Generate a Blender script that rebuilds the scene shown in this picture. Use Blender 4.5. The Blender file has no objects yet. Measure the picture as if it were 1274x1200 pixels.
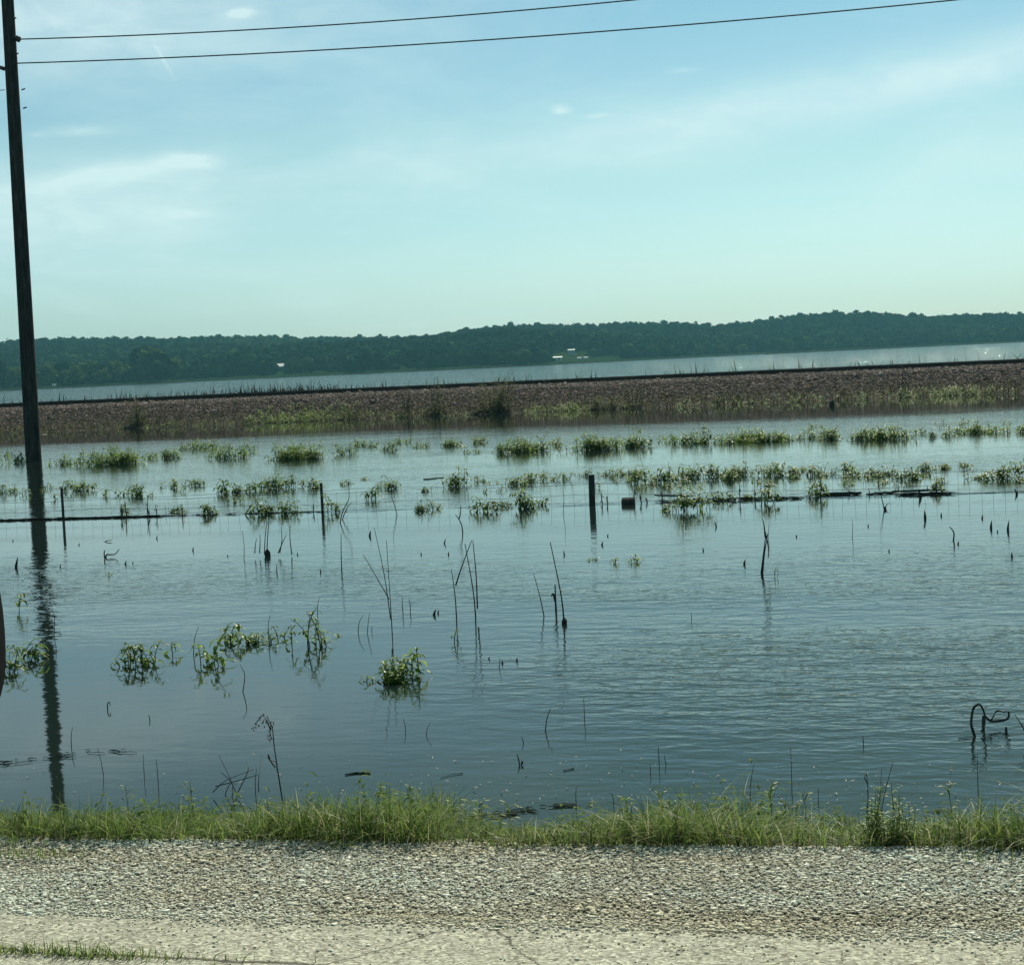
import bpy, math, random
import numpy as np
from mathutils import Matrix, Vector
R = math.radians
random.seed(7); rng = np.random.default_rng(7)
S = bpy.context.scene
COL = S.collection

# ------------------------------------------------------------------ camera
F = 2200.0; W0, H0 = 1274.0, 1200.0
YAW, PITCH, ROLL, ZC = 12.4, 3.9, 2.65, 2.0
cam_rot = Matrix.Rotation(R(YAW), 3, 'Z') @ Matrix.Rotation(R(90 - PITCH), 3, 'X') @ Matrix.Rotation(R(-ROLL), 3, 'Z')
cd = bpy.data.cameras.new('camera'); cam = bpy.data.objects.new('camera', cd); COL.objects.link(cam)
cam.matrix_world = Matrix.Translation((0, 0, ZC)) @ cam_rot.to_4x4()
cd.sensor_width = 36; cd.sensor_fit = 'HORIZONTAL'; cd.lens = F / W0 * 36
cd.clip_start = 0.05; cd.clip_end = 20000
S.camera = cam

# ------------------------------------------------------------------ exposure, sun and sky
S.view_settings.view_transform = 'Standard'; S.view_settings.look = 'None'
S.view_settings.gamma = 1; S.view_settings.exposure = 0.0
S.cycles.max_bounces = 8; S.cycles.transparent_max_bounces = 16; S.cycles.sample_clamp_indirect = 4
S.cycles.use_denoising = True
S.cycles.volume_bounces = 0
SUN_EL, SUN_AZ = 42.0, 3.0          # azimuth from +Y towards +X
SUN_STR, SKY_STR = 4.8, 0.088
sl = bpy.data.lights.new('sun', 'SUN'); so = bpy.data.objects.new('sun', sl); COL.objects.link(so)
sl.energy = SUN_STR; sl.angle = R(0.5); sl.color = (1.0, 0.97, 0.78)
sdir = Vector((math.sin(R(SUN_AZ)) * math.cos(R(SUN_EL)), math.cos(R(SUN_AZ)) * math.cos(R(SUN_EL)), math.sin(R(SUN_EL))))
so.rotation_euler = sdir.to_track_quat('Z', 'Y').to_euler()

def ray(x, y):
    return (cam_rot @ Vector(((x - W0 / 2) / F, -(y - H0 / 2) / F, -1))).normalized()
def at(x, y, z=0.0):
    d = ray(x, y); t = (z - ZC) / d.z
    return Vector((0, 0, ZC)) + d * t
def at_Y(x, y, Y):
    d = ray(x, y); return Vector((0, 0, ZC)) + d * (Y / d.y)
def azel(x, y):
    d = ray(x, y); return math.atan2(d.x, d.y), math.asin(d.z)
def rng_of(p): return (Vector(p) - Vector((0, 0, ZC))).length

class NT:
    def __init__(s, tree): s.t = tree
    def n(s, typ, **kw):
        nd = s.t.nodes.new(typ)
        ins = kw.pop('ins', {})
        for k, v in kw.items(): setattr(nd, k, v)
        for k, v in ins.items():
            if hasattr(v, 'links') or isinstance(v, bpy.types.NodeSocket): s.t.links.new(v, nd.inputs[k])
            else: nd.inputs[k].default_value = v
        return nd
    def m(s, op, a, b=0.0, c=0.0, clamp=False):
        return s.n('ShaderNodeMath', operation=op, use_clamp=clamp, ins={0: a, 1: b, 2: c}).outputs[0]
    def mix(s, fac, a, b, blend='MIX'):
        nd = s.n('ShaderNodeMix', data_type='RGBA', blend_type=blend, clamp_factor=True)
        for i, v in ((0, fac), (6, a), (7, b)):
            if isinstance(v, bpy.types.NodeSocket): s.t.links.new(v, nd.inputs[i])
            else: nd.inputs[i].default_value = v if i == 0 else (*v, 1) if len(v) == 3 else v
        return nd.outputs[2]
    def ramp(s, fac, stops, interp='LINEAR'):
        nd = s.n('ShaderNodeValToRGB'); cr = nd.color_ramp; cr.interpolation = interp
        while len(cr.elements) < len(stops): cr.elements.new(0.5)
        for e, (p, c) in zip(cr.elements, stops):
            e.position = p; e.color = (*c, 1) if not isinstance(c, (int, float)) else (c, c, c, 1)
        s.t.links.new(fac, nd.inputs[0]); return nd.outputs[0]
    def noise(s, vec, scale, detail=3, rough=.55, dim='3D', dist=0.0):
        nd = s.n('ShaderNodeTexNoise', noise_dimensions=dim, ins={'Scale': scale, 'Detail': detail, 'Roughness': rough, 'Distortion': dist})
        s.t.links.new(vec, nd.inputs['Vector']); return nd.outputs[0]
    def vmul(s, vec, v, rot=0.0):
        nd = s.n('ShaderNodeMapping', ins={'Rotation': (0, 0, rot), 'Scale': v}); s.t.links.new(vec, nd.inputs[0]); return nd.outputs[0]

world = bpy.data.worlds.new('World'); S.world = world; world.use_nodes = True
wt = NT(world.node_tree); world.node_tree.nodes.clear()
sky = wt.n('ShaderNodeTexSky', sky_type='NISHITA', sun_disc=False, sun_elevation=R(SUN_EL), sun_rotation=R(SUN_AZ),
           air_density=1.0, dust_density=1.2, ozone_density=1.5, altitude=200)
tc = wt.n('ShaderNodeTexCoord').outputs['Generated']
sx = wt.n('ShaderNodeSeparateXYZ', ins={0: tc})
vx, vy, vz = sx.outputs
AZ = wt.m('ARCTAN2', vx, vy); EL = wt.m('ARCSINE', vz)
zz = wt.m('ADD', wt.m('MAXIMUM', vz, 0.0), 0.07)
cxyz = wt.n('ShaderNodeCombineXYZ', ins={0: wt.m('DIVIDE', vx, zz), 1: wt.m('DIVIDE', vy, zz), 2: 0.0}).outputs[0]
cir = wt.noise(wt.vmul(cxyz, (1.0, .55, 1), .5), 0.9, 6, .6, dist=.8)
ang = wt.n('ShaderNodeCombineXYZ', ins={0: AZ, 1: wt.m('MULTIPLY', EL, 2.6), 2: 0.0}).outputs[0]
wisp = wt.noise(ang, 22, 5, .6, dist=.6)
def puff(px, py, wx, wy, rot, amp):           # a cloud at a compass bearing and height above the horizon
    a0, e0 = azel(px, py); cr, sr = math.cos(R(rot)), math.sin(R(rot))
    da = wt.m('SUBTRACT', AZ, a0); de = wt.m('SUBTRACT', EL, e0)
    u = wt.m('ADD', wt.m('MULTIPLY', da, cr * F / wx), wt.m('MULTIPLY', de, sr * F / wx))
    v = wt.m('ADD', wt.m('MULTIPLY', da, -sr * F / wy), wt.m('MULTIPLY', de, cr * F / wy))
    g = wt.m('EXPONENT', wt.m('MULTIPLY', wt.m('ADD', wt.m('MULTIPLY', u, u), wt.m('MULTIPLY', v, v)), -1.0))
    return wt.m('MULTIPLY', g, amp)
acc = wt.m('MULTIPLY', wt.ramp(cir, [(.45, 0.0), (.8, .6)]), 0.6)
for p in [(60, 30, 330, 75, 0, .52), (60, 265, 200, 70, -4, .62), (1150, 95, 420, 34, 8, .62), (1300, 185, 190, 40, 8, .38),
          (560, 185, 420, 60, 2, .22), (140, 215, 110, 12, 8, .6)]:
    acc = wt.m('ADD', acc, puff(*p))
acc = wt.m('MULTIPLY', acc, wt.ramp(wisp, [(.3, .75), (.7, 1.4)]))
fine = wt.noise(ang, 120, 4, .6)
sm = 0.0
for p in [(300, 17, 15, 5, 5, 1.0), (240, 201, 30, 9, -6, 1.0), (698, 137, 11, 5, -5, 1.0), (743, 144, 18, 3, 2, .6), (848, 88, 16, 3, 0, .4),
          (100, 163, 36, 6, 0, .5), (232, 267, 36, 5, 3, .5), (430, 290, 14, 3, 0, .25), (203, 74, 22, 2.2, -62, .34), (45, 168, 10, 3, 0, .3)]:
    sm = wt.m('ADD', sm, puff(*p))
sm = wt.m('MULTIPLY', sm, wt.ramp(fine, [(.3, .35), (.65, 1.0)]))
acc = wt.m('ADD', acc, sm, clamp=True)
SKY_TINT = (0.74, 1.0, 0.92)
tint = wt.mix(1.0, sky.outputs[0], SKY_TINT, 'MULTIPLY')
lowt = wt.ramp(wt.m('MULTIPLY', wt.m('MAXIMUM', vz, 0.0), 4.0), [(0, (.95, 1.0, 1.38)), (.14, (.95, 1.0, 1.30)), (.42, (.84, .92, 1.02)), (.8, (.62, .78, .91)), (1, (.58, .70, .66))])
tint = wt.mix(1.0, tint, lowt, 'MULTIPLY')
cloud = wt.mix(wt.m('MULTIPLY', acc, .8), tint, (8.6, 10.9, 10.8))
bg = wt.n('ShaderNodeBackground', ins={'Color': cloud, 'Strength': SKY_STR})
wo = wt.n('ShaderNodeOutputWorld'); wt.t.links.new(bg.outputs[0], wo.inputs[0])

# ------------------------------------------------------------------ mesh helpers
class MB:
    """collects faces, then links them as ONE mesh object"""
    def __init__(s): s.v = []; s.f = []
    def quadstrip(s, L, Rr):
        b = len(s.v)
        for a, c in zip(L, Rr): s.v += [tuple(a), tuple(c)]
        for i in range(len(L) - 1): s.f.append((b + 2*i, b + 2*i + 1, b + 2*i + 3, b + 2*i + 2))
    def tube(s, pts, rad, n=5, flat=1.0):
        pts = [Vector(p) for p in pts]; b = len(s.v); k = len(pts)
        for i, p in enumerate(pts):
            t = (pts[min(i + 1, k - 1)] - pts[max(i - 1, 0)]).normalized()
            a = t.cross(Vector((0.13, 1, 0.2))); a = a.normalized() if a.length > 1e-3 else Vector((1, 0, 0))
            c = t.cross(a).normalized()
            r = rad[i] if hasattr(rad, '__len__') else rad
            for j in range(n):
                w = 2 * math.pi * j / n
                s.v.append(tuple(p + a * math.cos(w) * r + c * math.sin(w) * r * flat))
        for i in range(k - 1):
            for j in range(n):
                s.f.append((b + i*n + j, b + i*n + (j+1) % n, b + (i+1)*n + (j+1) % n, b + (i+1)*n + j))
        s.f.append(tuple(b + j for j in range(n))[::-1]); s.f.append(tuple(b + (k-1)*n + j for j in range(n)))
    def box(s, c, d, rot=None, taper=1.0, jit=0.0):
        b = len(s.v); c = Vector(c)
        for z in (-1, 1):
            for x, y in ((-1, -1), (1, -1), (1, 1), (-1, 1)):
                k = taper if z > 0 else 1.0
                p = Vector((x * d[0] / 2 * k, y * d[1] / 2 * k, z * d[2] / 2))
                p += Vector((random.uniform(-jit, jit), random.uniform(-jit, jit), random.uniform(-jit, jit)))
                if rot is not None: p = rot @ p
                s.v.append(tuple(c + p))
        for f in ((0, 3, 2, 1), (4, 5, 6, 7), (0, 1, 5, 4), (1, 2, 6, 5), (2, 3, 7, 6), (3, 0, 4, 7)): s.f.append(tuple(b + i for i in f))
    def leaf(s, p, d, up, L, wd, droop=.5, fold=.25):
        d = Vector(d).normalized(); up = Vector(up)
        side = d.cross(up); side = side.normalized() if side.length > 1e-4 else Vector((1, 0, 0))
        p = Vector(p); lef, mid, rig = [], [], []
        cur = p.copy(); dd = d.copy(); n = 4
        for i, w in enumerate((.18, .85, 1.0, .6, .04)):
            nn = side.cross(dd).normalized()
            lef.append(cur - side * w * wd / 2 + nn * fold * w * wd / 2); rig.append(cur + side * w * wd / 2 + nn * fold * w * wd / 2); mid.append(cur.copy())
            cur = cur + dd * (L / n); dd = (dd + Vector((0, 0, -droop / n * 1.6))).normalized()
        b = len(s.v)
        for a, m_, c in zip(lef, mid, rig): s.v += [tuple(a), tuple(m_), tuple(c)]
        for i in range(4):
            s.f.append((b + 3*i, b + 3*i + 1, b + 3*i + 4, b + 3*i + 3)); s.f.append((b + 3*i + 1, b + 3*i + 2, b + 3*i + 5, b + 3*i + 4))
    def build(s, name, mat, parent=None, smooth=False):
        me = bpy.data.meshes.new(name); me.from_pydata(s.v, [], s.f); me.update()
        if smooth: me.shade_smooth()
        return link(name, me, mat, parent)
def link(name, me, mat, parent=None):
    me.materials.append(mat)
    o = bpy.data.objects.new(name, me); COL.objects.link(o)
    if parent is not None: o.parent = parent; o.matrix_parent_inverse = Matrix.Translation(-parent.location) if parent.rotation_euler.z == 0 else parent.matrix_basis.inverted()
    return o
def mesh_np(name, V, Fc, mat, parent=None, smooth=False):
    V = np.asarray(V, np.float32); Fc = np.asarray(Fc, np.int32); k = Fc.shape[1]
    me = bpy.data.meshes.new(name); me.vertices.add(len(V)); me.vertices.foreach_set('co', V.ravel())
    me.loops.add(Fc.size); me.loops.foreach_set('vertex_index', Fc.ravel())
    me.polygons.add(len(Fc)); me.polygons.foreach_set('loop_start', np.arange(0, Fc.size, k, dtype=np.int32))
    me.update(calc_edges=True); me.validate()
    if smooth: me.shade_smooth()
    return link(name, me, mat, parent)
def tag(o, label=None, cat=None, group=None, kind=None):
    if label: o['label'] = label
    if cat: o['category'] = cat
    if group: o['group'] = group
    if kind: o['kind'] = kind
    return o
def empty(name, loc, label, cat, group=None):
    o = bpy.data.objects.new(name, None); COL.objects.link(o); o.location = loc; o.empty_display_size = .1
    return tag(o, label, cat, group)
def copy_tree(o, loc, rz=0.0, sc=(1, 1, 1), label=None):
    c = o.copy(); COL.objects.link(c); c.location = loc; c.rotation_euler = (0, 0, rz); c.scale = sc
    if label: c['label'] = label
    for ch in list(o.children):
        d = ch.copy(); COL.objects.link(d); d.parent = c
    return c
def grid_np(xs, ys, zf):
    X, Y = np.meshgrid(xs, ys); Z = zf(X, Y); V = np.stack([X, Y, Z], -1).reshape(-1, 3)
    nx, ny = len(xs), len(ys); i = np.arange(nx - 1); j = np.arange(ny - 1); I, J = np.meshgrid(i, j); b = (J * nx + I).ravel()
    return V, np.stack([b, b + 1, b + nx + 1, b + nx], -1)
def fnoise(seed, n=24, lo=.3, hi=3.0):
    r = np.random.default_rng(seed); a = r.uniform(0, 2*np.pi, n); k = np.exp(r.uniform(np.log(lo), np.log(hi), n)); ph = r.uniform(0, 6.28, n)
    def f(x, y):
        s = 0.0
        for i in range(n): s = s + np.sin(x * k[i] * np.cos(a[i]) + y * k[i] * np.sin(a[i]) + ph[i]) / (k[i] / lo) ** .6
        return s / math.sqrt(n)
    return f
def ico(sub):
    import bmesh
    bm = bmesh.new(); bmesh.ops.create_icosphere(bm, subdivisions=sub, radius=1.0)
    V = np.array([v.co[:] for v in bm.verts]); Fc = np.array([[v.index for v in f.verts] for f in bm.faces]); bm.free(); return V, Fc
def scatter(tmpl, P, scale, rot=True, flat=1.0, jit=.25, seed=1):
    """merged copies of a small template: stones, leaf clumps"""
    r = np.random.default_rng(seed); V, Fc = tmpl; n = len(P); m = len(V)
    sc = np.asarray(scale, float).reshape(-1, 1, 1) * np.ones((n, 1, 3)) * np.array([1, 1, flat])
    q = r.normal(size=(n, 4)); q /= np.linalg.norm(q, axis=1, keepdims=True)
    if rot == 'z': t = r.uniform(0, 2*np.pi, n); q = np.stack([np.cos(t/2), 0*t, 0*t, np.sin(t/2)], 1)
    w, x, y, z = q.T
    M = np.stack([1-2*(y*y+z*z), 2*(x*y-z*w), 2*(x*z+y*w), 2*(x*y+z*w), 1-2*(x*x+z*z), 2*(y*z-x*w), 2*(x*z-y*w), 2*(y*z+x*w), 1-2*(x*x+y*y)], 1).reshape(n, 3, 3)
    B = V[None] * (1 + r.normal(size=(n, m, 1)) * jit)
    B = np.einsum('nij,nmj->nmi', M, B) * sc + np.asarray(P)[:, None]
    return B.reshape(-1, 3), (Fc[None] + (np.arange(n) * m)[:, None, None]).reshape(-1, Fc.shape[1])

# ------------------------------------------------------------------ materials
MATS = {}
def new_mat(name):
    m = bpy.data.materials.new(name); m.use_nodes = True; m.node_tree.nodes.clear(); t = NT(m.node_tree)
    out = t.n('ShaderNodeOutputMaterial'); MATS[name] = m; return m, t, out
def simple(name, stops, rough=.7, spec=.3, nscale=None, bump=0.0, bscale=40, transl=0.0, island=True, stretch=(1, 1, 1)):
    m, t, out = new_mat(name)
    g = t.n('ShaderNodeNewGeometry'); pos = t.n('ShaderNodeTexCoord').outputs['Object']
    if nscale: fac = t.noise(t.vmul(pos, stretch), nscale, 4)
    if island and nscale: fac = t.m('ADD', t.m('MULTIPLY', fac, .6), t.m('MULTIPLY', g.outputs['Random Per Island'], .4))
    elif island: fac = g.outputs['Random Per Island']
    col = t.ramp(fac, stops)
    p = t.n('ShaderNodeBsdfPrincipled', ins={'Base Color': col, 'Roughness': rough, 'Specular IOR Level': spec})
    if bump:
        b = t.n('ShaderNodeBump', ins={'Strength': 1.0, 'Distance': bump, 'Height': t.noise(t.vmul(pos, stretch), bscale, 4)}); t.t.links.new(b.outputs[0], p.inputs['Normal'])
    sh = p.outputs[0]
    if transl:
        tr = t.n('ShaderNodeBsdfTranslucent', ins={'Color': col}); mx = t.n('ShaderNodeMixShader', ins={0: transl, 1: sh, 2: tr.outputs[0]}); sh = mx.outputs[0]
    t.t.links.new(sh, out.inputs[0]); return m

M_leaf = simple('weed_leaf', [(0, (.08, .15, .024)), (.5, (.18, .30, .045)), (.9, (.30, .42, .085)), (1, (.40, .46, .17))], .42, .22, transl=.5)
M_leafd = simple('weed_leaf_dark', [(0, (.07, .13, .026)), (.6, (.165, .28, .045)), (.9, (.29, .39, .085)), (1, (.36, .40, .17))], .45, .22, transl=.45)
M_stem = simple('weed_stem', [(0, (.035, .035, .02)), (1, (.09, .10, .04))], .6)
M_dead = simple('dead_stalk', [(0, (.018, .016, .013)), (1, (.05, .042, .03))], .7)
M_pale = simple('dry_straw', [(0, (.20, .18, .12)), (1, (.42, .39, .28))], .6)
M_red = simple('rusty_seedhead', [(0, (.08, .04, .025)), (1, (.17, .09, .05))], .8)
M_grass = simple('bank_grass', [(0, (.055, .09, .022)), (.35, (.115, .195, .042)), (.65, (.20, .30, .068)), (.88, (.29, .33, .10)), (.95, (.42, .40, .20)), (1, (.55, .51, .33))], .5, .3, transl=.5)
M_feather = simple('feathery_leaf', [(0, (.085, .14, .03)), (1, (.23, .33, .08))], .7, .1, transl=.5)
M_grassd = simple('old_grass', [(0, (.045, .04, .022)), (.6, (.10, .09, .045)), (1, (.22, .19, .10))], .7, transl=.25)
M_pole = simple('weathered_pole', [(.3, (.022, .02, .018)), (.5, (.055, .048, .04)), (.72, (.12, .105, .088))], .9, .15, 6, .015, 14, island=False, stretch=(4, 4, .35))
M_wood = simple('wet_wood', [(.3, (.03, .028, .024)), (.7, (.12, .105, .085))], .8, .2, 9, .004, 40, island=False, stretch=(3, 3, .5))
M_metal = simple('rusty_metal', [(.3, (.03, .026, .022)), (.7, (.07, .05, .038))], .6, .5, 20, island=False)
M_wire = simple('fence_wire', [(0, (.05, .05, .048)), (1, (.09, .085, .08))], .5, .5)
M_black = simple('black_plastic', [(.3, (.004, .006, .007)), (.7, (.007, .009, .010))], .9, .04, 30, .0006, 400, island=False)
M_insul = simple('porcelain', [(0, (.07, .05, .045)), (1, (.10, .075, .065))], .2, .5)
M_track = simple('track_weed', [(0, (.025, .03, .014)), (1, (.06, .065, .028))], .8, .1)
M_rail = simple('rail_steel', [(.3, (.018, .014, .012)), (.7, (.045, .032, .024))], .65, .4, 3, island=False)
M_crown = simple('forest_crown', [(0, (.010, .024, .012)), (.5, (.014, .031, .014)), (1, (.019, .039, .016))], .95, .0)
_t = NT(M_crown.node_tree); _p = [n_ for n_ in _t.t.nodes if n_.type == 'BSDF_PRINCIPLED'][0]; _src = _p.inputs['Base Color'].links[0].from_socket
_pos = _t.n('ShaderNodeNewGeometry').outputs['Position']
_c = _t.mix(1.0, _src, _t.ramp(_t.noise(_pos, .022, 4, .6), [(.35, (.75, .8, .8)), (.5, (1.1, 1.1, 1.0)), (.66, (2.5, 2.0, 1.4))]), 'MULTIPLY')
_c = _t.mix(1.0, _c, _t.ramp(_t.noise(_pos, .14, 2), [(.38, (.7, .7, .75)), (.62, (1.5, 1.45, 1.3))]), 'MULTIPLY')
_t.t.links.new(_c, _p.inputs['Base Color'])
M_crownl = simple('shore_crown', [(0, (.06, .095, .025)), (.5, (.10, .14, .036)), (1, (.15, .18, .055))], .9, .0, transl=.3)
M_trunk = simple('tree_bark', [(0, (.04, .033, .025)), (1, (.08, .065, .05))], .9)
M_white = simple('white_siding', [(.3, (.55, .56, .56)), (.7, (.62, .62, .61))], .6, .3, 3, island=False)
M_roofw = simple('white_roof', [(.3, (.62, .63, .64)), (.7, (.68, .68, .68))], .45, .4, 3, island=False)
M_greyw = simple('grey_siding', [(.3, (.22, .22, .21)), (.7, (.30, .30, .28))], .7, .3, 3, island=False)
M_dark = simple('dark_opening', [(.3, (.02, .02, .02)), (.7, (.035, .035, .035))], .5, .4, 3, island=False)
M_stone = simple('limestone_chip', [(0, (.38, .36, .29)), (.2, (.55, .53, .43)), (.6, (.70, .68, .57)), (1, (.84, .83, .73))], .85, .2)
_t = NT(M_stone.node_tree); _p = [n_ for n_ in _t.t.nodes if n_.type == 'BSDF_PRINCIPLED'][0]; _src = _p.inputs['Base Color'].links[0].from_socket
_pos = _t.n('ShaderNodeNewGeometry').outputs['Position']
_c = _t.mix(1.0, _src, _t.ramp(_t.noise(_t.vmul(_pos, (.5, 1.8, 1)), 1.6, 4, .6), [(.36, (.86, .81, .71)), (.5, (.95, .95, .92)), (.64, (.97, 1.03, 1.04))]), 'MULTIPLY')
_t.t.links.new(_c, _p.inputs['Base Color'])
M_ball = simple('pink_ballast', [(0, (.12, .09, .075)), (.4, (.21, .15, .13)), (.8, (.32, .235, .21)), (1, (.58, .49, .44))], .85, .2)
M_shrubl = simple('shrub_leaf', [(0, (.09, .105, .035)), (1, (.21, .23, .09))], .6, .2, transl=.5)

def water_mat():
    m, t, out = new_mat('flood_water')
    pos = t.n('ShaderNodeNewGeometry').outputs['Position']
    s = t.n('ShaderNodeSeparateXYZ', ins={0: pos}); X, Y = s.outputs[0], s.outputs[1]
    n1 = t.noise(t.vmul(pos, (1.5, 3.4, 1), R(-9)), 1.0, 2, .5, dist=.35)
    n2 = t.noise(t.vmul(pos, (4.0, 7.5, 1), R(7)), 1.0, 3, .55, dist=.3)
    n3 = t.noise(t.vmul(pos, (9, 15, 1), R(-4)), 1.0, 2, .5)
    n4 = t.noise(t.vmul(pos, (.35, .8, 1), R(-15)), 1.0, 2, .5)
    h = t.m('ADD', t.m('ADD', t.m('MULTIPLY', n1, .017), t.m('MULTIPLY', n2, .0165)), t.m('ADD', t.m('MULTIPLY', n3, .0045), t.m('MULTIPLY', n4, .005)))
    # wind ruffles: calm lee behind the fence debris and close to the bank, open lake beyond the embankment
    big = t.noise(t.vmul(pos, (.06, .16, 1)), 1.0, 3, .55)
    patch = t.ramp(big, [(.40, .35), (.60, 1.0)])
    def sst(v, a, b):
        nd = t.n('ShaderNodeMapRange', interpolation_type='SMOOTHSTEP', ins={0: v, 1: a, 2: b, 3: 0.0, 4: 1.0}); return nd.outputs[0]
    wob = t.m('MULTIPLY', t.m('SUBTRACT', t.noise(t.vmul(pos, (.25, .25, 1)), 1.0, 3), .5), 5.0)
    fenceY = t.m('ADD', Y, t.m('MULTIPLY', wob, .12))
    near_f = sst(t.m('ADD', Y, wob), 21.5, 14.0)             # ruffled again towards the road
    beyond = sst(fenceY, FENCE_Y - .15, FENCE_Y + .25)
    mid = t.m('MAXIMUM', near_f, beyond)
    # the corner on the left by the road lies sheltered
    shel = sst(t.m('ADD', t.m('ADD', X, t.m('MULTIPLY', Y, .18)), t.m('MULTIPLY', wob, .3)), -1.6, .9)
    shel = t.m('MAXIMUM', shel, sst(t.m('ADD', Y, wob), 12.0, 15.0))
    amp = t.m('MULTIPLY', t.m('MULTIPLY', t.m('ADD', t.m('MULTIPLY', mid, .84), .16), patch), t.m('ADD', t.m('MULTIPLY', shel, .88), .12))
    amp = t.m('MULTIPLY', amp, t.m('ADD', t.m('MULTIPLY', sst(Y, 7.4, 10.5), .75), .25))
    amp = t.m('MULTIPLY', amp, t.m('ADD', t.m('MULTIPLY', sst(Y, 85, 200), 2.2), 1.0))
    emb = t.m('MULTIPLY', sst(t.m('ADD', Y, wob), BW - 20, BW - 8), t.m('SUBTRACT', 1.0, sst(Y, BW + 4, BW + 10)))
    amp = t.m('MULTIPLY', amp, t.m('SUBTRACT', 1.0, t.m('MULTIPLY', emb, .95)))
    amp = t.m('MULTIPLY', amp, t.m('SUBTRACT', 1.0, t.m('MULTIPLY', t.m('MULTIPLY', beyond, t.m('SUBTRACT', 1.0, sst(Y, 85, 120))), .58)))
    lake = sst(Y, 85, 220)
    hh = t.m('ADD', t.m('MULTIPLY', h, amp), t.m('MULTIPLY', t.m('MULTIPLY', t.noise(t.vmul(pos, (1.3, 1.3, 1)), 1.0, 1), .25), lake))
    b = t.n('ShaderNodeBump', ins={'Strength': 1.0, 'Distance': 1.0, 'Height': hh})
    mud = t.ramp(t.noise(t.vmul(pos, (.2, .3, 1)), 1.0, 3), [(.3, (.009, .018, .015)), (.7, (.014, .025, .021))])
    p = t.n('ShaderNodeBsdfPrincipled', ins={'Base Color': mud, 'Roughness': t.m('ADD', .03, t.m('MULTIPLY', lake, .042)), 'IOR': 1.25, 'Normal': b.outputs[0]})
    t.t.links.new(p.outputs[0], out.inputs[0]); return m

FL, FR = at(0, 648), at(1274, 612)
FENCE_Y = (FL.y + FR.y) / 2
print('fence', FL, FR, 'pole', at(42, 572), 'gravel edge', at(0, 1035, .35), at(1274, 1062, .35), 'pave edge', at(0, 1125, .35), at(1274, 1168, .35))
print('bank', at(0, 540), at(637, 514), at(1274, 492))
BW = at(637, 514).y                                             # waterline of the railway embankment
M_water = water_mat()

# ------------------------------------------------------------------ setting: ground, water, road, shoulder, bank
GE = (at(0, 1035, .35).y + at(1274, 1062, .35).y) / 2          # gravel / grass line
PE = (at(0, 1125, .36).y + at(1274, 1168, .36).y) / 2          # pavement / gravel line
WE = GE + 1.25                                                  # waterline at the bank
print('GE', GE, 'PE', PE, 'BW', BW)

def ground_mat():
    m, t, out = new_mat('soil'); pos = t.n('ShaderNodeNewGeometry').outputs['Position']
    c = t.ramp(t.noise(pos, .02, 6), [(.35, (.05, .07, .025)), (.65, (.09, .10, .045))])
    p = t.n('ShaderNodeBsdfPrincipled', ins={'Base Color': c, 'Roughness': .9}); t.t.links.new(p.outputs[0], out.inputs[0]); return m
M_soil = ground_mat()
mb = MB(); mb.v = [(-1600, -250, -1.6), (1600, -250, -1.6), (1600, 1950, -1.6), (-1600, 1950, -1.6)]; mb.f = [(0, 1, 2, 3)]
tag(mb.build('ground', M_soil), kind='structure')
mb = MB(); mb.v = [(-1500, GE + .4, 0), (1500, GE + .4, 0), (1500, 1400, 0), (-1500, 1400, 0)]; mb.f = [(0, 1, 2, 3)]
tag(mb.build('water', M_water), kind='structure')

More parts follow.
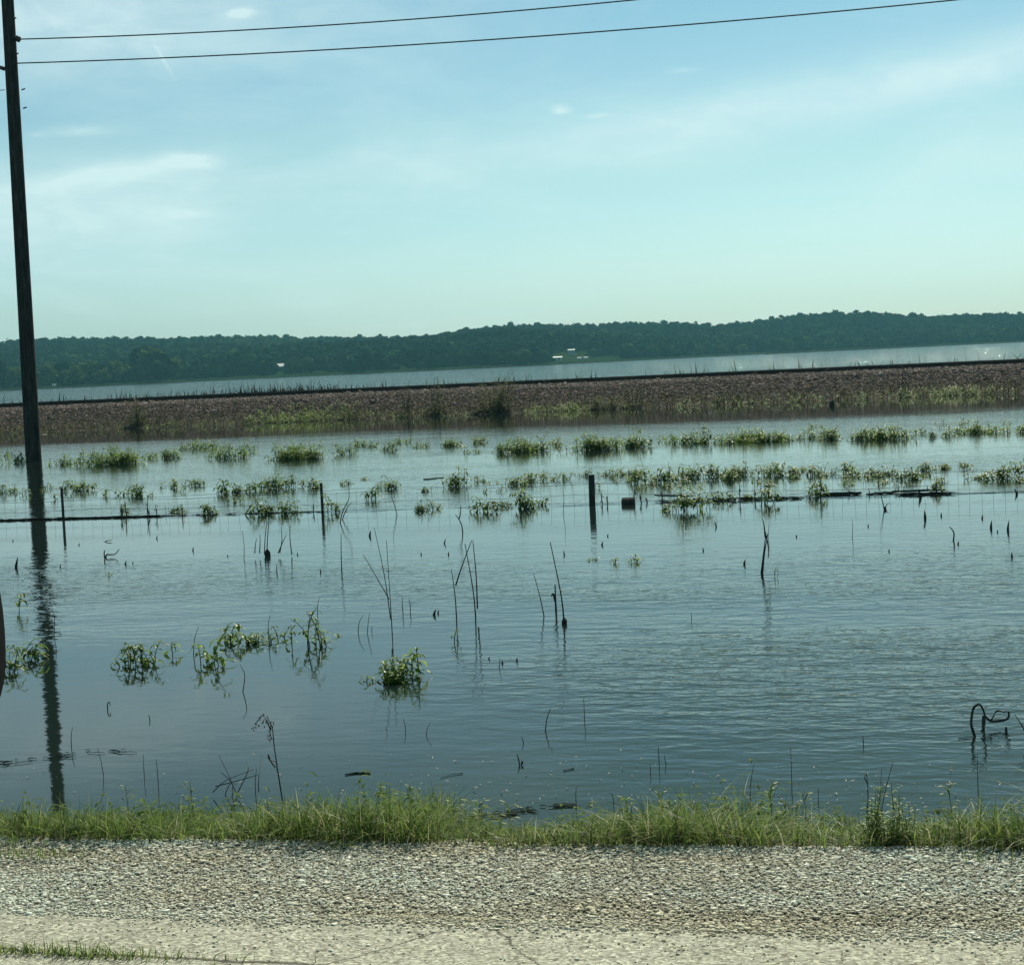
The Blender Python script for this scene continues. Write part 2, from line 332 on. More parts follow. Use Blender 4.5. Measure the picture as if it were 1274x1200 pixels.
def road_mat():
    m, t, out = new_mat('worn_pavement'); pos = t.n('ShaderNodeNewGeometry').outputs['Position']
    s = t.n('ShaderNodeSeparateXYZ', ins={0: pos})
    chip = t.n('ShaderNodeTexVoronoi', ins={'Scale': 130.0}); t.t.links.new(t.vmul(pos, (.75, 1, 1)), chip.inputs['Vector'])
    base = t.ramp(t.noise(pos, 1.6, 6, .6), [(.3, (.41, .40, .33)), (.7, (.51, .50, .42))])
    grit = t.ramp(t.n('ShaderNodeSeparateColor', ins={0: chip.outputs['Color']}).outputs[0], [(0, (.30, .27, .22)), (.3, (.72, .70, .66)), (.75, (1.1, 1.1, 1.07)), (1, (1.75, 1.75, 1.65))])
    c = t.mix(.85, base, grit, 'MULTIPLY')
    wob = t.m('MULTIPLY', t.m('SUBTRACT', t.noise(pos, 2.2, 6, .65), .5), .30)
    d1 = t.m('ABSOLUTE', t.m('SUBTRACT', t.m('ADD', t.m('ADD', s.outputs[1], t.m('MULTIPLY', s.outputs[0], .06)), t.m('MULTIPLY', wob, .5)), CRACK_Y))
    d2 = t.m('ABSOLUTE', t.m('SUBTRACT', t.m('ADD', t.m('ADD', s.outputs[0], t.m('MULTIPLY', s.outputs[1], .55)), wob), 1.52))
    d3 = t.m('ABSOLUTE', t.m('SUBTRACT', t.m('ADD', t.m('SUBTRACT', s.outputs[0], t.m('MULTIPLY', s.outputs[1], .9)), wob), -5.7))
    left = t.n('ShaderNodeMapRange', ins={0: s.outputs[0], 1: -1.1, 2: -.4, 3: 1.0, 4: 0.0}).outputs[0]
    w1 = t.n('ShaderNodeMapRange', ins={0: d1, 1: .004, 2: .014, 3: .85, 4: 0.0}).outputs[0]
    w2 = t.n('ShaderNodeMapRange', ins={0: t.m('MINIMUM', d2, d3), 1: .002, 2: .008, 3: .8, 4: 0.0}).outputs[0]
    c = t.mix(t.m('MAXIMUM', t.m('MULTIPLY', w1, left), w2), c, (.05, .045, .033))
    b = t.n('ShaderNodeBump', ins={'Strength': 1.0, 'Distance': .002, 'Height': t.noise(pos, 100, 5, .7)})
    p = t.n('ShaderNodeBsdfPrincipled', ins={'Base Color': c, 'Roughness': .9, 'Specular IOR Level': .2, 'Normal': b.outputs[0]}); t.t.links.new(p.outputs[0], out.inputs[0]); return m
CRACK_Y = at(190, 1190, .36).y + .06 * at(190, 1190, .36).x
M_road = road_mat()
xs = np.arange(-40, 40.01, .2)
edge_n = fnoise(3, 20, 1.0, 14)
ys = np.concatenate([[-8, -3, 0, 2], np.linspace(3, PE, 16)])
V, Fc = grid_np(xs, ys, lambda x, y: .36 + 0 * x)
V[-len(xs):, 1] += edge_n(xs, xs * 0) * .03
tag(mesh_np('road', V, Fc, M_road), kind='structure')

def gravel_mat(name, stops, sc):
    m, t, out = new_mat(name); pos = t.n('ShaderNodeNewGeometry').outputs['Position']
    v = t.n('ShaderNodeTexVoronoi', ins={'Scale': sc, 'Vector': pos})
    sep = t.n('ShaderNodeSeparateColor', ins={0: v.outputs['Color']})
    c = t.ramp(sep.outputs[0], stops)
    b = t.n('ShaderNodeBump', invert=True, ins={'Strength': 1.0, 'Distance': .012, 'Height': v.outputs['Distance']})
    p = t.n('ShaderNodeBsdfPrincipled', ins={'Base Color': c, 'Roughness': .9, 'Specular IOR Level': .2, 'Normal': b.outputs[0]}); t.t.links.new(p.outputs[0], out.inputs[0]); return m
M_grav = gravel_mat('gravel_bed', [(0, (.24, .21, .16)), (.5, (.38, .35, .27)), (1, (.5, .47, .38))], 150)
gz = fnoise(5, 24, 1.2, 12)
def ground_z(x, y):
    """shoulder, bank and lake bed by the road"""
    x = np.asarray(x, float); y = np.asarray(y, float)
    z = np.where(y < GE, .345, .345 - (y - GE) / (WE - GE) * .345)
    z = np.where(y > WE, -(y - WE) * .16, z)
    return np.maximum(z, -1.2) + gz(x, y) * .012 * np.clip((y - PE) / .2, 0, 1)
xs = np.arange(-14, 14.01, .08)
V, Fc = grid_np(xs, np.linspace(PE - .12, GE + .12, 26), lambda x, y: np.where(y < PE + .05, .348, ground_z(x, y) - .0))
tag(mesh_np('gravel_shoulder', V, Fc, M_grav), kind='structure')
M_bank = simple('bank_soil', [(.35, (.045, .035, .022)), (.65, (.12, .10, .07))], .95, .15, 8, .01, 30, island=False)
V, Fc = grid_np(np.arange(-40, 40.01, .2), np.linspace(GE + .02, GE + 9, 46), lambda x, y: ground_z(x, y) - .006)
tag(mesh_np('bank', V, Fc, M_bank, smooth=True), kind='structure')
V, Fc = grid_np(np.arange(-40, 40.01, .5), np.linspace(PE - .1, GE + .1, 4), lambda x, y: .335 + 0 * x)
tag(mesh_np('verge', V, Fc, M_grav), kind='structure')

# loose chips on the shoulder
n = 115000
P = np.stack([rng.uniform(-4.4, 3.0, n), rng.uniform(0, 1, n), np.zeros(n)], 1)
P[:, 1] = PE - .05 + P[:, 1] ** .95 * (GE - PE + .12) + rng.normal(0, .02, n) + edge_n(P[:, 0] * 1.7, P[:, 0] * 0) * .05 * np.clip(1 - (P[:, 1] - PE) / .3, 0, 1)
P[:, 2] = np.where(P[:, 1] < PE + .02, .362, ground_z(P[:, 0], np.maximum(P[:, 1], PE + .02)) + .004)
ic1 = ico(1)
V, Fc = scatter(ic1, P, np.clip(np.exp(rng.normal(math.log(.0038), .45, n)), .002, .013), rot='z', flat=.36, jit=.30, seed=2)
tag(mesh_np('loose_gravel', V, Fc, M_stone), 'pale limestone chips of the road shoulder beside the grass bank', 'gravel', kind='stuff')
n = 3800
P = np.stack([rng.uniform(-4, 2.6, n), PE + .03 - rng.exponential(.14, n), np.full(n, .362)], 1)
V, Fc = scatter(ico(1), P, np.exp(rng.normal(math.log(.0024), .5, n)).clip(.001, .007), rot='z', flat=.5, jit=.28, seed=4)
tag(mesh_np('stray_chips', V, Fc, M_stone), 'stray pale chips strewn over the pavement edge', 'gravel', kind='stuff')

# ------------------------------------------------------------------ bank grass
def px_x(px, Y=GE + .5):
    p = at(px, 1040, .2); return p.x
def blades(name, P, Hh, Wd, mat, seed, lean=.5, seg=4, kindlab=None):
    r = np.random.default_rng(seed); n = len(P)
    a = r.uniform(0, 2*np.pi, n); ld = np.stack([np.cos(a), np.sin(a), 0*a], 1); le = np.abs(r.normal(0, lean, n)) + .05
    b2 = r.uniform(0, 2*np.pi, n); side = np.stack([np.cos(b2), np.sin(b2), 0*b2], 1)
    Vs = []
    for i in range(seg + 1):
        t = i / seg
        c = P + ld * (Hh * le * t ** 1.8)[:, None]
        c[:, 2] += Hh * (t - .38 * np.minimum(le, 1.4) * t ** 2.4)
        w = (Wd * (1 - t) ** .6 * (1 if i < seg else .05))[:, None]
        Vs += [c - side * w / 2, c + side * w / 2]
    V = np.stack(Vs, 1).reshape(-1, 3); k = 2 * (seg + 1)
    base = (np.arange(n) * k)[:, None, None]
    q = np.array([[2*i, 2*i+1, 2*i+3, 2*i+2] for i in range(seg)])[None]
    o = mesh_np(name, V, (base + q).reshape(-1, 4), mat)
    return o
hprof = [(-4.5, .10), (px_x(0), .13), (px_x(60), .14), (px_x(120), .18), (px_x(215), .21), (px_x(300), .15), (px_x(350), .15), (px_x(430), .16), (px_x(520), .17), (px_x(565), .15), (px_x(600), .07), (px_x(650), .07), (px_x(690), .09), (px_x(780), .12), (px_x(840), .17), (px_x(900), .20), (px_x(960), .20), (px_x(1000), .16), (px_x(1060), .17), (px_x(1110), .20), (px_x(1180), .27), (px_x(1230), .25), (px_x(1274), .24), (4.5, .22)]
hx = np.array([a for a, _ in hprof]); hh = np.array([b for _, b in hprof]) * .80
hn = fnoise(11, 30, 2.5, 25)
def gh(x, y): return np.interp(x, hx, hh) * np.clip(1.10 + .75 * hn(x, y), .6, 1.75)
n = 46000
X = rng.uniform(-3.9, 3.0, n); Yb = GE - .02 + rng.beta(1.1, 1.9, n) * 1.35 + hn(X, X * 0) * .03
keep = rng.uniform(0, 1, n) < np.clip(gh(X, Yb) / .15, .12, 1.0) * np.clip(1.25 - (Yb - GE) / 1.5, .1, 1)
X, Yb = X[keep], Yb[keep]
P = np.stack([X, Yb, ground_z(X, Yb) - .005], 1); Hh = gh(X, Yb) * rng.uniform(.55, 1.25, len(X))
tag(blades('bank_grass', P, Hh, rng.uniform(.0028, .0065, len(X)), M_grass, 21, 1.0), 'green grass along the bank between gravel and floodwater', 'grass', kind='stuff')
n = 6500
X = rng.uniform(-3.9, 3.0, n); Yb = GE - .03 + rng.beta(1, 2.2, n) * 1.0
keep = rng.uniform(0, 1, n) < np.interp(X, [px_x(0), px_x(500), px_x(640), px_x(1274)], [.35, .45, .95, .95])
X, Yb = X[keep], Yb[keep]
P = np.stack([X, Yb, ground_z(X, Yb) - .005], 1)
tag(blades('old_grass', P, gh(X, Yb) * rng.uniform(.25, .75, len(X)) + .015, rng.uniform(.003, .006, len(X)), M_grassd, 22, 1.4), 'brown matted dead grass low in the bank turf', 'grass', kind='stuff')
# small grass on the gravel and in the pavement crack
pts = []
for (px, py, sx_, sy_, nn, zz_) in [(40, 1064, .09, .03, 110, .35), (18, 1048, .06, .03, 60, .35), (80, 1187, .14, .012, 230, .36), (150, 1193, .1, .008, 60, .36), (25, 1184, .1, .008, 60, .36), (235, 1192, .15, .006, 35, .36), (430, 1053, .06, .03, 40, .35), (1215, 1070, .05, .03, 30, .35)]:
    c = at(px, py, zz_)
    pts.append(np.stack([rng.normal(c.x, sx_, nn), rng.normal(c.y, sy_, nn), np.full(nn, zz_)], 1))
P = np.concatenate(pts)
tag(blades('sparse_grass', P, rng.uniform(.015, .055, len(P)), rng.uniform(.003, .005, len(P)), M_grass, 23, .9), 'sparse grass sprouting from the pavement crack and gravel', 'grass', kind='stuff')
# leafy bank weeds among the grass
mb = MB()
for i in range(1500):
    x = random.uniform(-3.8, 2.9); y = GE + random.uniform(.05, 1.1)
    h = float(gh(x, y)) * random.uniform(.6, 1.15); z0 = float(ground_z(x, y)); p = Vector((x, y, z0))
    if random.random() > min(1, h / .13): continue
    d = Vector((random.uniform(-.3, .3), random.uniform(-.3, .3), 1))
    for k in range(random.randint(4, 8)):
        q = p + d * h * (k + 1) / 7; a = random.uniform(0, 6.28)
        mb.leaf(q, (math.cos(a), math.sin(a), random.uniform(.1, .7)), (0, 0, 1), random.uniform(.035, .075), random.uniform(.009, .016), .9)
tag(mb.build('bank_weeds', M_feather), 'small leafy weeds mixed into the bank grass', 'weeds', kind='stuff')

# ------------------------------------------------------------------ leafy water weeds
def weed(root, n_st, hgt, rx, ry, leafL, mat, seed, sparse=False, leaves_per=7, bare=.25):
    r = random.Random(seed); st = MB(); lf = MB(); o = Vector(root.location)
    cl = [(0, 0, 1.0)] if n_st < 14 else [(r.uniform(-.75, .75) * rx, r.uniform(-.6, .6) * ry, r.uniform(.3, .65)) for _ in range(5)] + [(0, 0, 1.05)]
    for i in range(n_st):
        if n_st <= 30: st = MB()
        a = r.uniform(0, 6.28); q = math.sqrt(r.random())
        cx_, cy_, cr_ = cl[i % len(cl)]
        b = Vector((cx_ + math.cos(a) * rx * q * cr_, cy_ + math.sin(a) * ry * q * cr_, -.04))
        h = hgt * (r.uniform(.4, 1.0) if r.random() > .1 else r.uniform(1.0, 1.35)) * (1.0 - .45 * q * q)
        la = r.uniform(0, 6.28); ln = r.uniform(.1, .55) * h
        pts = []
        for k in range(6):
            t = k / 5; pts.append(b + Vector((math.cos(la) * ln * t * t, math.sin(la) * ln * t * t, (h + .04) * (t - .18 * t ** 3))))
        st.tube([o + p for p in pts], [.0045, .004, .0036, .003, .0026, .0015], 4)
        if n_st <= 30: st.build('stem', M_stem, root)
        nl = max(3, int(leaves_per * r.uniform(.7, 1.3)))
        for k in range(nl):
            t = bare + (1 - bare) * (k + r.random() * .6) / nl; u = t * 5; i0 = min(4, int(u)); p = pts[i0].lerp(pts[i0 + 1], u - i0)
            ang = k * 2.4 + r.uniform(-.5, .5)
            L = leafL * r.uniform(.6, 1.15) * (1.1 - .4 * t)
            lf.leaf(o + p, (math.cos(ang), math.sin(ang), r.uniform(.05, .9)), (0, 0, 1), L, L * r.uniform(.22, .34), r.uniform(.6, 1.9))
    if n_st > 30: st.build('stems', M_stem, root)
    lf.build('leaves', mat, root)

# (x, waterline y, width, height in photo pixels, density 0-3)
FAR = [(8, 577, 40, 18, 1), (44, 573, 16, 10, 2), (80, 579, 34, 17, 1), (137, 579, 70, 25, 3), (203, 571, 34, 18, 2), (254, 559, 50, 15, 1), (284, 571, 42, 22, 2), (307, 565, 18, 13, 1),
       (380, 571, 76, 21, 3), (430, 566, 26, 18, 2), (447, 556, 18, 13, 2), (464, 557, 14, 12, 1), (489, 561, 20, 14, 2), (505, 552, 24, 10, 1), (530, 557, 26, 11, 1), (566, 556, 30, 14, 2), (588, 564, 20, 12, 1), (600, 552, 26, 13, 1),
       (655, 563, 60, 24, 3), (690, 556, 14, 14, 1), (735, 560, 62, 23, 3), (793, 557, 42, 20, 3), (828, 552, 20, 18, 1), (868, 552, 52, 20, 2), (942, 550, 78, 19, 3), (1005, 547, 22, 16, 2), (1034, 547, 44, 18, 2),
       (1102, 547, 62, 20, 3), (1162, 545, 13, 12, 2), (1181, 544, 18, 17, 1), (1211, 540, 44, 15, 2), (1262, 539, 40, 16, 2)]
MID = [(10, 614, 32, 14, 2), (95, 612, 42, 16, 2), (150, 617, 40, 17, 1), (170, 618, 12, 18, 2), (212, 608, 20, 16, 1), (240, 605, 28, 14, 2), (281, 615, 26, 19, 2), (297, 614, 12, 15, 2), (318, 612, 18, 18, 2), (345, 608, 38, 21, 3), (372, 606, 18, 16, 1), (391, 608, 12, 18, 1),
       (475, 607, 14, 13, 1), (484, 609, 16, 18, 2), (573, 606, 34, 23, 3), (596, 600, 16, 13, 1), (640, 604, 24, 17, 3), (668, 600, 28, 17, 2), (697, 598, 20, 17, 1), (736, 593, 26, 10, 2), (762, 592, 22, 13, 2), (787, 593, 12, 15, 2), (815, 601, 38, 26, 3), (852, 596, 18, 20, 2), (878, 594, 32, 22, 3),
       (910, 598, 12, 17, 3), (929, 592, 34, 17, 3), (962, 592, 26, 22, 3), (987, 592, 10, 18, 2), (1013, 592, 12, 21, 1), (1029, 591, 18, 14, 2), (1052, 591, 20, 19, 2), (1081, 593, 22, 14, 3), (1106, 592, 28, 16, 3), (1131, 597, 22, 20, 3), (1151, 586, 20, 14, 3), (1175, 584, 8, 9, 1), (1198, 580, 8, 6, 2), (1238, 597, 28, 25, 3), (1268, 593, 24, 24, 3)]
NEARF = [(155, 641, 9, 14, 1), (222, 638, 16, 9, 2), (258, 641, 14, 21, 2), (296, 626, 22, 13, 1), (326, 640, 26, 24, 3), (356, 639, 34, 24, 2), (411, 638, 20, 22, 1), (463, 622, 12, 20, 1), (525, 636, 12, 13, 2), (540, 634, 18, 16, 1), (604, 637, 28, 22, 2), (626, 631, 18, 12, 2), (647, 634, 12, 32, 1), (660, 633, 18, 20, 2), (674, 629, 8, 16, 1),
         (836, 637, 26, 18, 2), (868, 636, 34, 42, 3), (900, 624, 20, 18, 2), (931, 621, 9, 7, 2), (955, 627, 12, 25, 1), (1016, 619, 30, 25, 2), (1166, 613, 14, 20, 1)]
ORD = ['first', 'second', 'third', 'fourth', 'fifth', 'sixth', 'seventh', 'eighth', 'ninth', 'tenth', 'eleventh', 'twelfth', 'thirteenth', 'fourteenth', 'fifteenth', 'sixteenth', 'seventeenth', 'eighteenth', 'nineteenth', 'twentieth']
def row(spots, rowname, group, marks, mat, bare=.2):
    cnt = {}
    spots = sorted(spots)
    left = [s for s in spots if s[0] < marks[0][0]][::-1]
    for i, s in enumerate(spots):
        x, y, w, h, d = s
        if s in left: k = left.index(s); rel = f'{ORD[k]} left of the {marks[0][1]}'
        else:
            mk = [m for m in marks if m[0] <= x][-1]; k = cnt.get(mk, 0); cnt[mk] = k + 1; rel = f'{ORD[k]} right of the {mk[1]}'
        size = 'wide' if w > 40 else 'medium' if w > 21 else 'small'
        dn = ('sparse', 'thin', 'leafy', 'dense')[d]
        c = at(x, y - 1); rg = rng_of(c); m_ = rg / F
        root = empty('water_weed_clump', c, f'{size} {dn} green weed clump in the {rowname}, {rel}', 'weed clump', group)
        rx = w * m_ / 2 * (1.4 if (rowname != 'far row' and x > 640) else 1.2); ry = min(.55, max(.10, rx * .7)); H = h * m_ * 1.15
        nst = int({1: 34, 2: 60, 3: 85}[d] * max(.10, rx * ry * 3.2)) + 3
        weed(root, min(nst, 150), H, rx, ry, min(.17, max(.11, H * .55)), mat, 1000 + int(x * 7 + y), leaves_per=8 if d < 3 else 9, bare=bare)
SPR = []
_r = random.Random(5)
for k in range(44): SPR.append((_r.uniform(0, 1274), lambda x: 577 - .032 * x + _r.uniform(-16, 4)))
for k in range(64): SPR.append((_r.uniform(0, 1274) if k % 2 else _r.uniform(770, 1180), lambda x: 612 - .018 * x + _r.uniform(-9, 12)))
for x, f in SPR:
    y = f(x); c = at(x, y); m_ = rng_of(c) / F
    root = empty('weed_sprig', c, 'small loose weed sprig standing between the larger clumps beyond the fence', 'weed sprig', 'loose weed sprigs between the clumps beyond the fence')
    weed(root, _r.randint(2, 4), _r.uniform(9, 15) * m_, _r.uniform(5, 12) * m_, .12, .13, M_leaf if y < 580 else M_leafd, int(x * 31 + y), leaves_per=6, bare=.25)
row(FAR, 'far row', 'weed clumps of the far row beyond the fence', [(43, 'utility pole'), (640, 'embankment shrub')], M_leaf, .12)
row(MID, 'middle row', 'weed clumps of the middle row beyond the fence', [(60, 'utility pole'), (401, 'middle steel post'), (737, 'wooden post')], M_leafd, .2)
row(NEARF, 'fence row', 'weed clumps standing along the wire fence', [(78, 'left steel post'), (401, 'middle steel post'), (737, 'wooden post')], M_leafd, .3)
for (x, y, w, h, nst, L, lab) in [
    (165, 830, 36, 36, 9, .085, 'curled leafy weed clump alone in calm water, dark and drooping'),
    (225, 817, 16, 42, 1, .09, 'single upright weed stem with a flat top leaf in calm water'),
    (268, 828, 26, 46, 4, .09, 'sparse branching weed with bent stems in front left water'),
    (290, 802, 18, 26, 3, .09, 'small bright weed sprig left of the tall front weeds'),
    (322, 803, 24, 27, 6, .075, 'low leafy weed tuft behind the branching front weed'),
    (347, 797, 12, 26, 3, .06, 'narrow dark weed sprig between leafy tuft and tall front weed'),
    (384, 806, 34, 56, 8, .075, 'tallest front weed with many small leaves in calm water'),
    (420, 794, 6, 9, 1, .05, 'tiny green sprout right of the tallest front weed'),
    (480, 850, 34, 32, 10, .075, 'left bushy half of the big round front weed clump'),
    (512, 845, 32, 48, 9, .08, 'taller right half of the big round front weed clump'),
    (23, 765, 14, 32, 1, .1, 'lone pointed weed sprig left of the pole reflection'),
    (36, 822, 28, 36, 5, .085, 'leafy weed beside the pole reflection near the mirror edge'),
    (12, 838, 10, 38, 4, .07, 'drooping weed touching the edge of the car mirror'),
    (740, 700, 8, 7, 2, .06, 'leftmost of three tiny weed sprouts in open water'),
    (767, 703, 8, 14, 2, .06, 'middle one of three tiny weed sprouts in open water'),
    (795, 702, 12, 13, 3, .06, 'rightmost of three tiny weed sprouts in open water'),
    (565, 803, 8, 30, 1, .05, 'thin faint weed stem right of the big front clump'),
    (137, 718, 8, 9, 1, .05, 'tiny looped weed right of the pole reflection')]:
    c = at(x, y - 3); m_ = rng_of(c) / F
    root = empty('water_weed', c, lab, 'weed')
    weed(root, nst, h * m_ * 1.2, w * m_ / 2 * 1.6, w * m_ / 2 * .9, L * (1.6 if nst < 7 else 1.4), M_leaf if x > 200 else M_leafd, int(x * 13 + y), leaves_per=9, bare=.35 if nst < 6 else .2)

# ------------------------------------------------------------------ dead stalks, stubs, bent reeds
def poly(name, lines, label, cat, group=None, r=.004, mat=None, base=None, jit=.02, flat=1.0, clod=0.0, seed=0):
    """stalks standing in the water: each line is photo points from the water up, set on the stalk's own upright plane"""
    r = r * .72; rr = random.Random(seed + int(lines[0][0][0])); bx, by = base or lines[0][0]
    c = at(bx, by); mb = MB(); c2 = c.copy()
    for ln in lines:
        pts = []
        yy = at(*ln[0]).y if ln[0][1] >= by - 6 and base is None else c.y
        for k, (x, y) in enumerate(ln):
            p = at_Y(x, y, yy); p.y += rr.uniform(-jit, jit) * (k > 0); pts.append(p)
        if pts[0].z < .01: pts[0].z = -.05
        if len(pts) > 2:
            q_ = [pts[0] * 2 - pts[1]] + pts + [pts[-1] * 2 - pts[-2]]; out_ = []
            for a_ in range(1, len(q_) - 2):
                p0, p1, p2, p3 = q_[a_ - 1:a_ + 3]
                for t_ in (0, .33, .67): out_.append(.5 * (2 * p1 + (p2 - p0) * t_ + (2 * p0 - 5 * p1 + 4 * p2 - p3) * t_ ** 2 + (3 * p1 - p0 - 3 * p2 + p3) * t_ ** 3))
            pts = out_ + [pts[-1]]
        n = len(pts); rad = [r * (1 - .55 * i / max(1, n - 1)) for i in range(n)]
        mb.tube(pts, rad, 5, flat)
    if clod:
        V, Fc = ico(1); b = len(mb.v)
        for v in V:
            k = 1 + rr.uniform(-.3, .3); mb.v.append((c.x + v[0] * clod * k, c.y + v[1] * clod * k, v[2] * clod * 1.6 * k + clod * .6))
        mb.f += [tuple(b + i for i in f) for f in Fc]
    o = mb.build(name, mat or M_dead)
    tag(o, label, cat, group); return o
G1 = 'tall thin dead stalks in the open water'
poly('dead_stalk', [[(488, 788), (485, 745), (480, 672)], [(486, 770), (478, 715), (466, 656)], [(484, 745), (470, 720), (452, 690)]], 'tall leaning cluster of three dead stalks above the big front weed', 'dead stalk', G1, .006)
poly('dead_stalk', [[(568, 768), (566, 740), (561, 708)]], 'thin dark dead stalk left of the tall crossed stalks', 'dead stalk', G1, .008)
poly('dead_stalk', [[(592, 768), (588, 735), (579, 676)], [(594, 757), (592, 715), (588, 672)], [(567, 728), (575, 705), (587, 672)]], 'tall crossed dead stalks with thick dark foot in open water', 'dead stalk', G1, .009)
poly('dead_stalk', [[(678, 766), (672, 742), (664, 713)]], 'leaning dead stalk left of the short dark spike', 'dead stalk', G1, .007)
poly('dead_stalk', [[(692, 760), (691, 748), (690, 727)], [(691, 748), (688, 738), (686, 742)]], 'short dark spike between two leaning dead stalks', 'dead stalk', G1, .014)
poly('dead_stalk', [[(702, 776), (698, 742), (685, 674)]], 'tallest leaning dead stalk with a thick dark foot', 'dead stalk', G1, .010, clod=.022)
poly('dead_stalk', [[(946, 713), (950, 688), (953, 662)], [(948, 714), (951, 690), (955, 664)], [(953, 666), (956, 680), (956, 694)], [(952, 668), (951, 655), (949, 645)]], 'dark bent dead stalk standing alone in right open water', 'dead stalk', G1, .011)
poly('dead_stalk', [[(964, 718), (964, 710), (966, 708), (968, 712), (967, 718)]], 'small looped stem right of the bent dead stalk', 'dead stalk', G1, .005)
poly('dead_stalk', [[(425, 712), (425, 690), (425, 663)]], 'straight thin dead stalk below the middle steel post', 'dead stalk', G1, .009)
poly('dead_stalk', [[(502, 762), (501, 752), (501, 742)], [(510, 762), (510, 752), (509, 745)]], 'pair of short thin spikes right of the three stalk cluster', 'dead stalk', G1, .006)
poly('dead_stalk', [[(445, 787), (447, 775), (452, 765)], [(456, 788), (457, 778), (460, 762)], [(462, 786), (463, 778)]], 'low pale broken stems left of the three stalk cluster', 'dead stalk', G1, .005, M_stem)
poly('dead_stalk', [[(303, 695), (303, 680), (302, 660)]], 'thin dead stalk left of the dark stalk clump', 'dead stalk', G1, .006)
poly('dead_stalk', [[(332, 688), (333, 665), (335, 642)], [(329, 690), (330, 668), (333, 648)], [(317, 688), (318, 678), (319, 670)], [(323, 688), (324, 675), (323, 665)], [(346, 688), (351, 676), (356, 665)], [(348, 688), (350, 672), (349, 655)], [(363, 690), (361, 670), (360, 655)]], 'clump of dark dead stalks with a black tuft at its foot', 'dead stalk', G1, .009, base=(333, 692), clod=.035)
poly('dead_stalk', [[(344, 712), (345, 705), (343, 703)]], 'short stub in front of the dark dead stalk clump', 'dead stalk', G1, .009)
poly('dead_stalk', [[(576, 662), (574, 652), (569, 643), (567, 640)], [(571, 646), (573, 638), (573, 628)]], 'forked dark twig leaning in the water near the fence', 'dead stalk', G1, .011)
poly('dead_stalk', [[(422, 650), (427, 636), (433, 622), (434, 610), (433, 598)], [(424, 646), (432, 632), (437, 625)]], 'bent forked twig right of the middle steel post', 'dead stalk', G1, .010)
poly('dead_stalk', [[(495, 640), (491, 628), (487, 617), (486, 606)]], 'slanting thin twig behind the wire, below a weed sprig', 'dead stalk', G1, .008)
poly('dead_stalk', [[(1101, 634), (1098, 624), (1095, 612), (1093, 602)], [(1100, 632), (1103, 628), (1106, 626)]], 'thin stick with a dark knot in front of the plank', 'dead stalk', G1, .010, clod=.022)
poly('dead_stalk', [[(1185, 672), (1187, 665), (1185, 659), (1181, 655)]], 'short curved twig in calm water right of the knotted stick', 'dead stalk', G1, .013)
poly('dead_stalk', [[(677, 909), (680, 895), (685, 881)]], 'thin slanted twig in front centre water', 'dead stalk', G1, .005)
poly('dead_stalk', [[(727, 896), (726, 880), (726, 868)]], 'thin straight twig in front centre water', 'dead stalk', G1, .0035)
poly('dead_stalk', [[(648, 950), (645, 944), (643, 938)], [(647, 951), (650, 946), (651, 950)]], 'small dark crooked twig in front centre water', 'dead stalk', G1, .006)
poly('dead_stalk', [[(652, 924), (650, 919), (647, 916)]], 'tiny hooked twig above the crooked twig', 'dead stalk', G1, .004)
poly('dead_stalk', [[(505, 909), (503, 902), (502, 894)]], 'tiny thin twig, left one of two below the front clump', 'dead stalk', G1, .0035)
poly('dead_stalk', [[(530, 913), (532, 907), (535, 899)]], 'tiny thin twig, right one of two below the front clump', 'dead stalk', G1, .0035)
poly('dead_stalk', [[(820, 950), (819, 938), (819, 928)], [(831, 950), (828, 945), (827, 938)]], 'pair of short thin twigs near the right bank water', 'dead stalk', G1, .0035)
poly('dead_stalk', [[(135, 882), (133, 877), (136, 873), (137, 878)]], 'small bent leaf stub right of the pole reflection', 'dead stalk', G1, .006)
poly('dead_stalk', [[(187, 896), (186, 892), (184, 889)]], 'small stub right of the bent leaf stub', 'dead stalk', G1, .005)
poly('dead_stalk', [[(89, 930), (88, 918), (88, 905)]], 'thin straight stem right of the pole reflection near the bank', 'dead stalk', G1, .004)
poly('dead_stalk', [[(1074, 926), (1074, 920), (1073, 914)]], 'tiny spike in open water left of the looped reeds', 'dead stalk', G1, .004)
poly('dead_stalk', [[(130, 693), (133, 690), (138, 690), (143, 689), (148, 683)], [(131, 694), (130, 688), (131, 684)]], 'forked dark stick lying on the water left of centre', 'dead stalk', G1, .014)
poly('dead_stalk', [[(125, 674), (132, 673), (139, 672)]], 'short dark floating stick near the left steel post', 'dead stalk', G1, .012, jit=0)
for (ln, lab) in [([(395, 770), (396, 755), (398, 742)], 'thin stem standing behind the tallest front weed'), ([(240, 815), (243, 795), (246, 780)], 'thin bare stem right of the single upright weed'), ([(335, 800), (333, 780), (336, 765)], 'thin bare stem behind the narrow weed sprig'), ([(205, 640), (206, 628)], 'thin upright stem behind the wire left of the middle steel post'), ([(700, 640), (702, 622), (700, 606)], 'thin stem just left of the wooden post'), ([(1060, 668), (1061, 655), (1060, 646)], 'faint thin stem left of the knotted stick reflection'), ([(860, 770), (860, 762)], 'faint short stem alone in the rippled right water'), ([(620, 830), (622, 818)], 'faint short stem right of the big round front clump'), ([(66, 790), (68, 770), (64, 752)], 'thin stem rising in the pole reflection'), ([(955, 668), (957, 650)], 'short thin stem beside the bent dead stalk'), ([(300, 860), (305, 840), (300, 826)], 'thin stem in front of the branching front weed')]:
    poly('thin_stem', [ln], lab, 'stem', 'thin stems in the open water', .005)
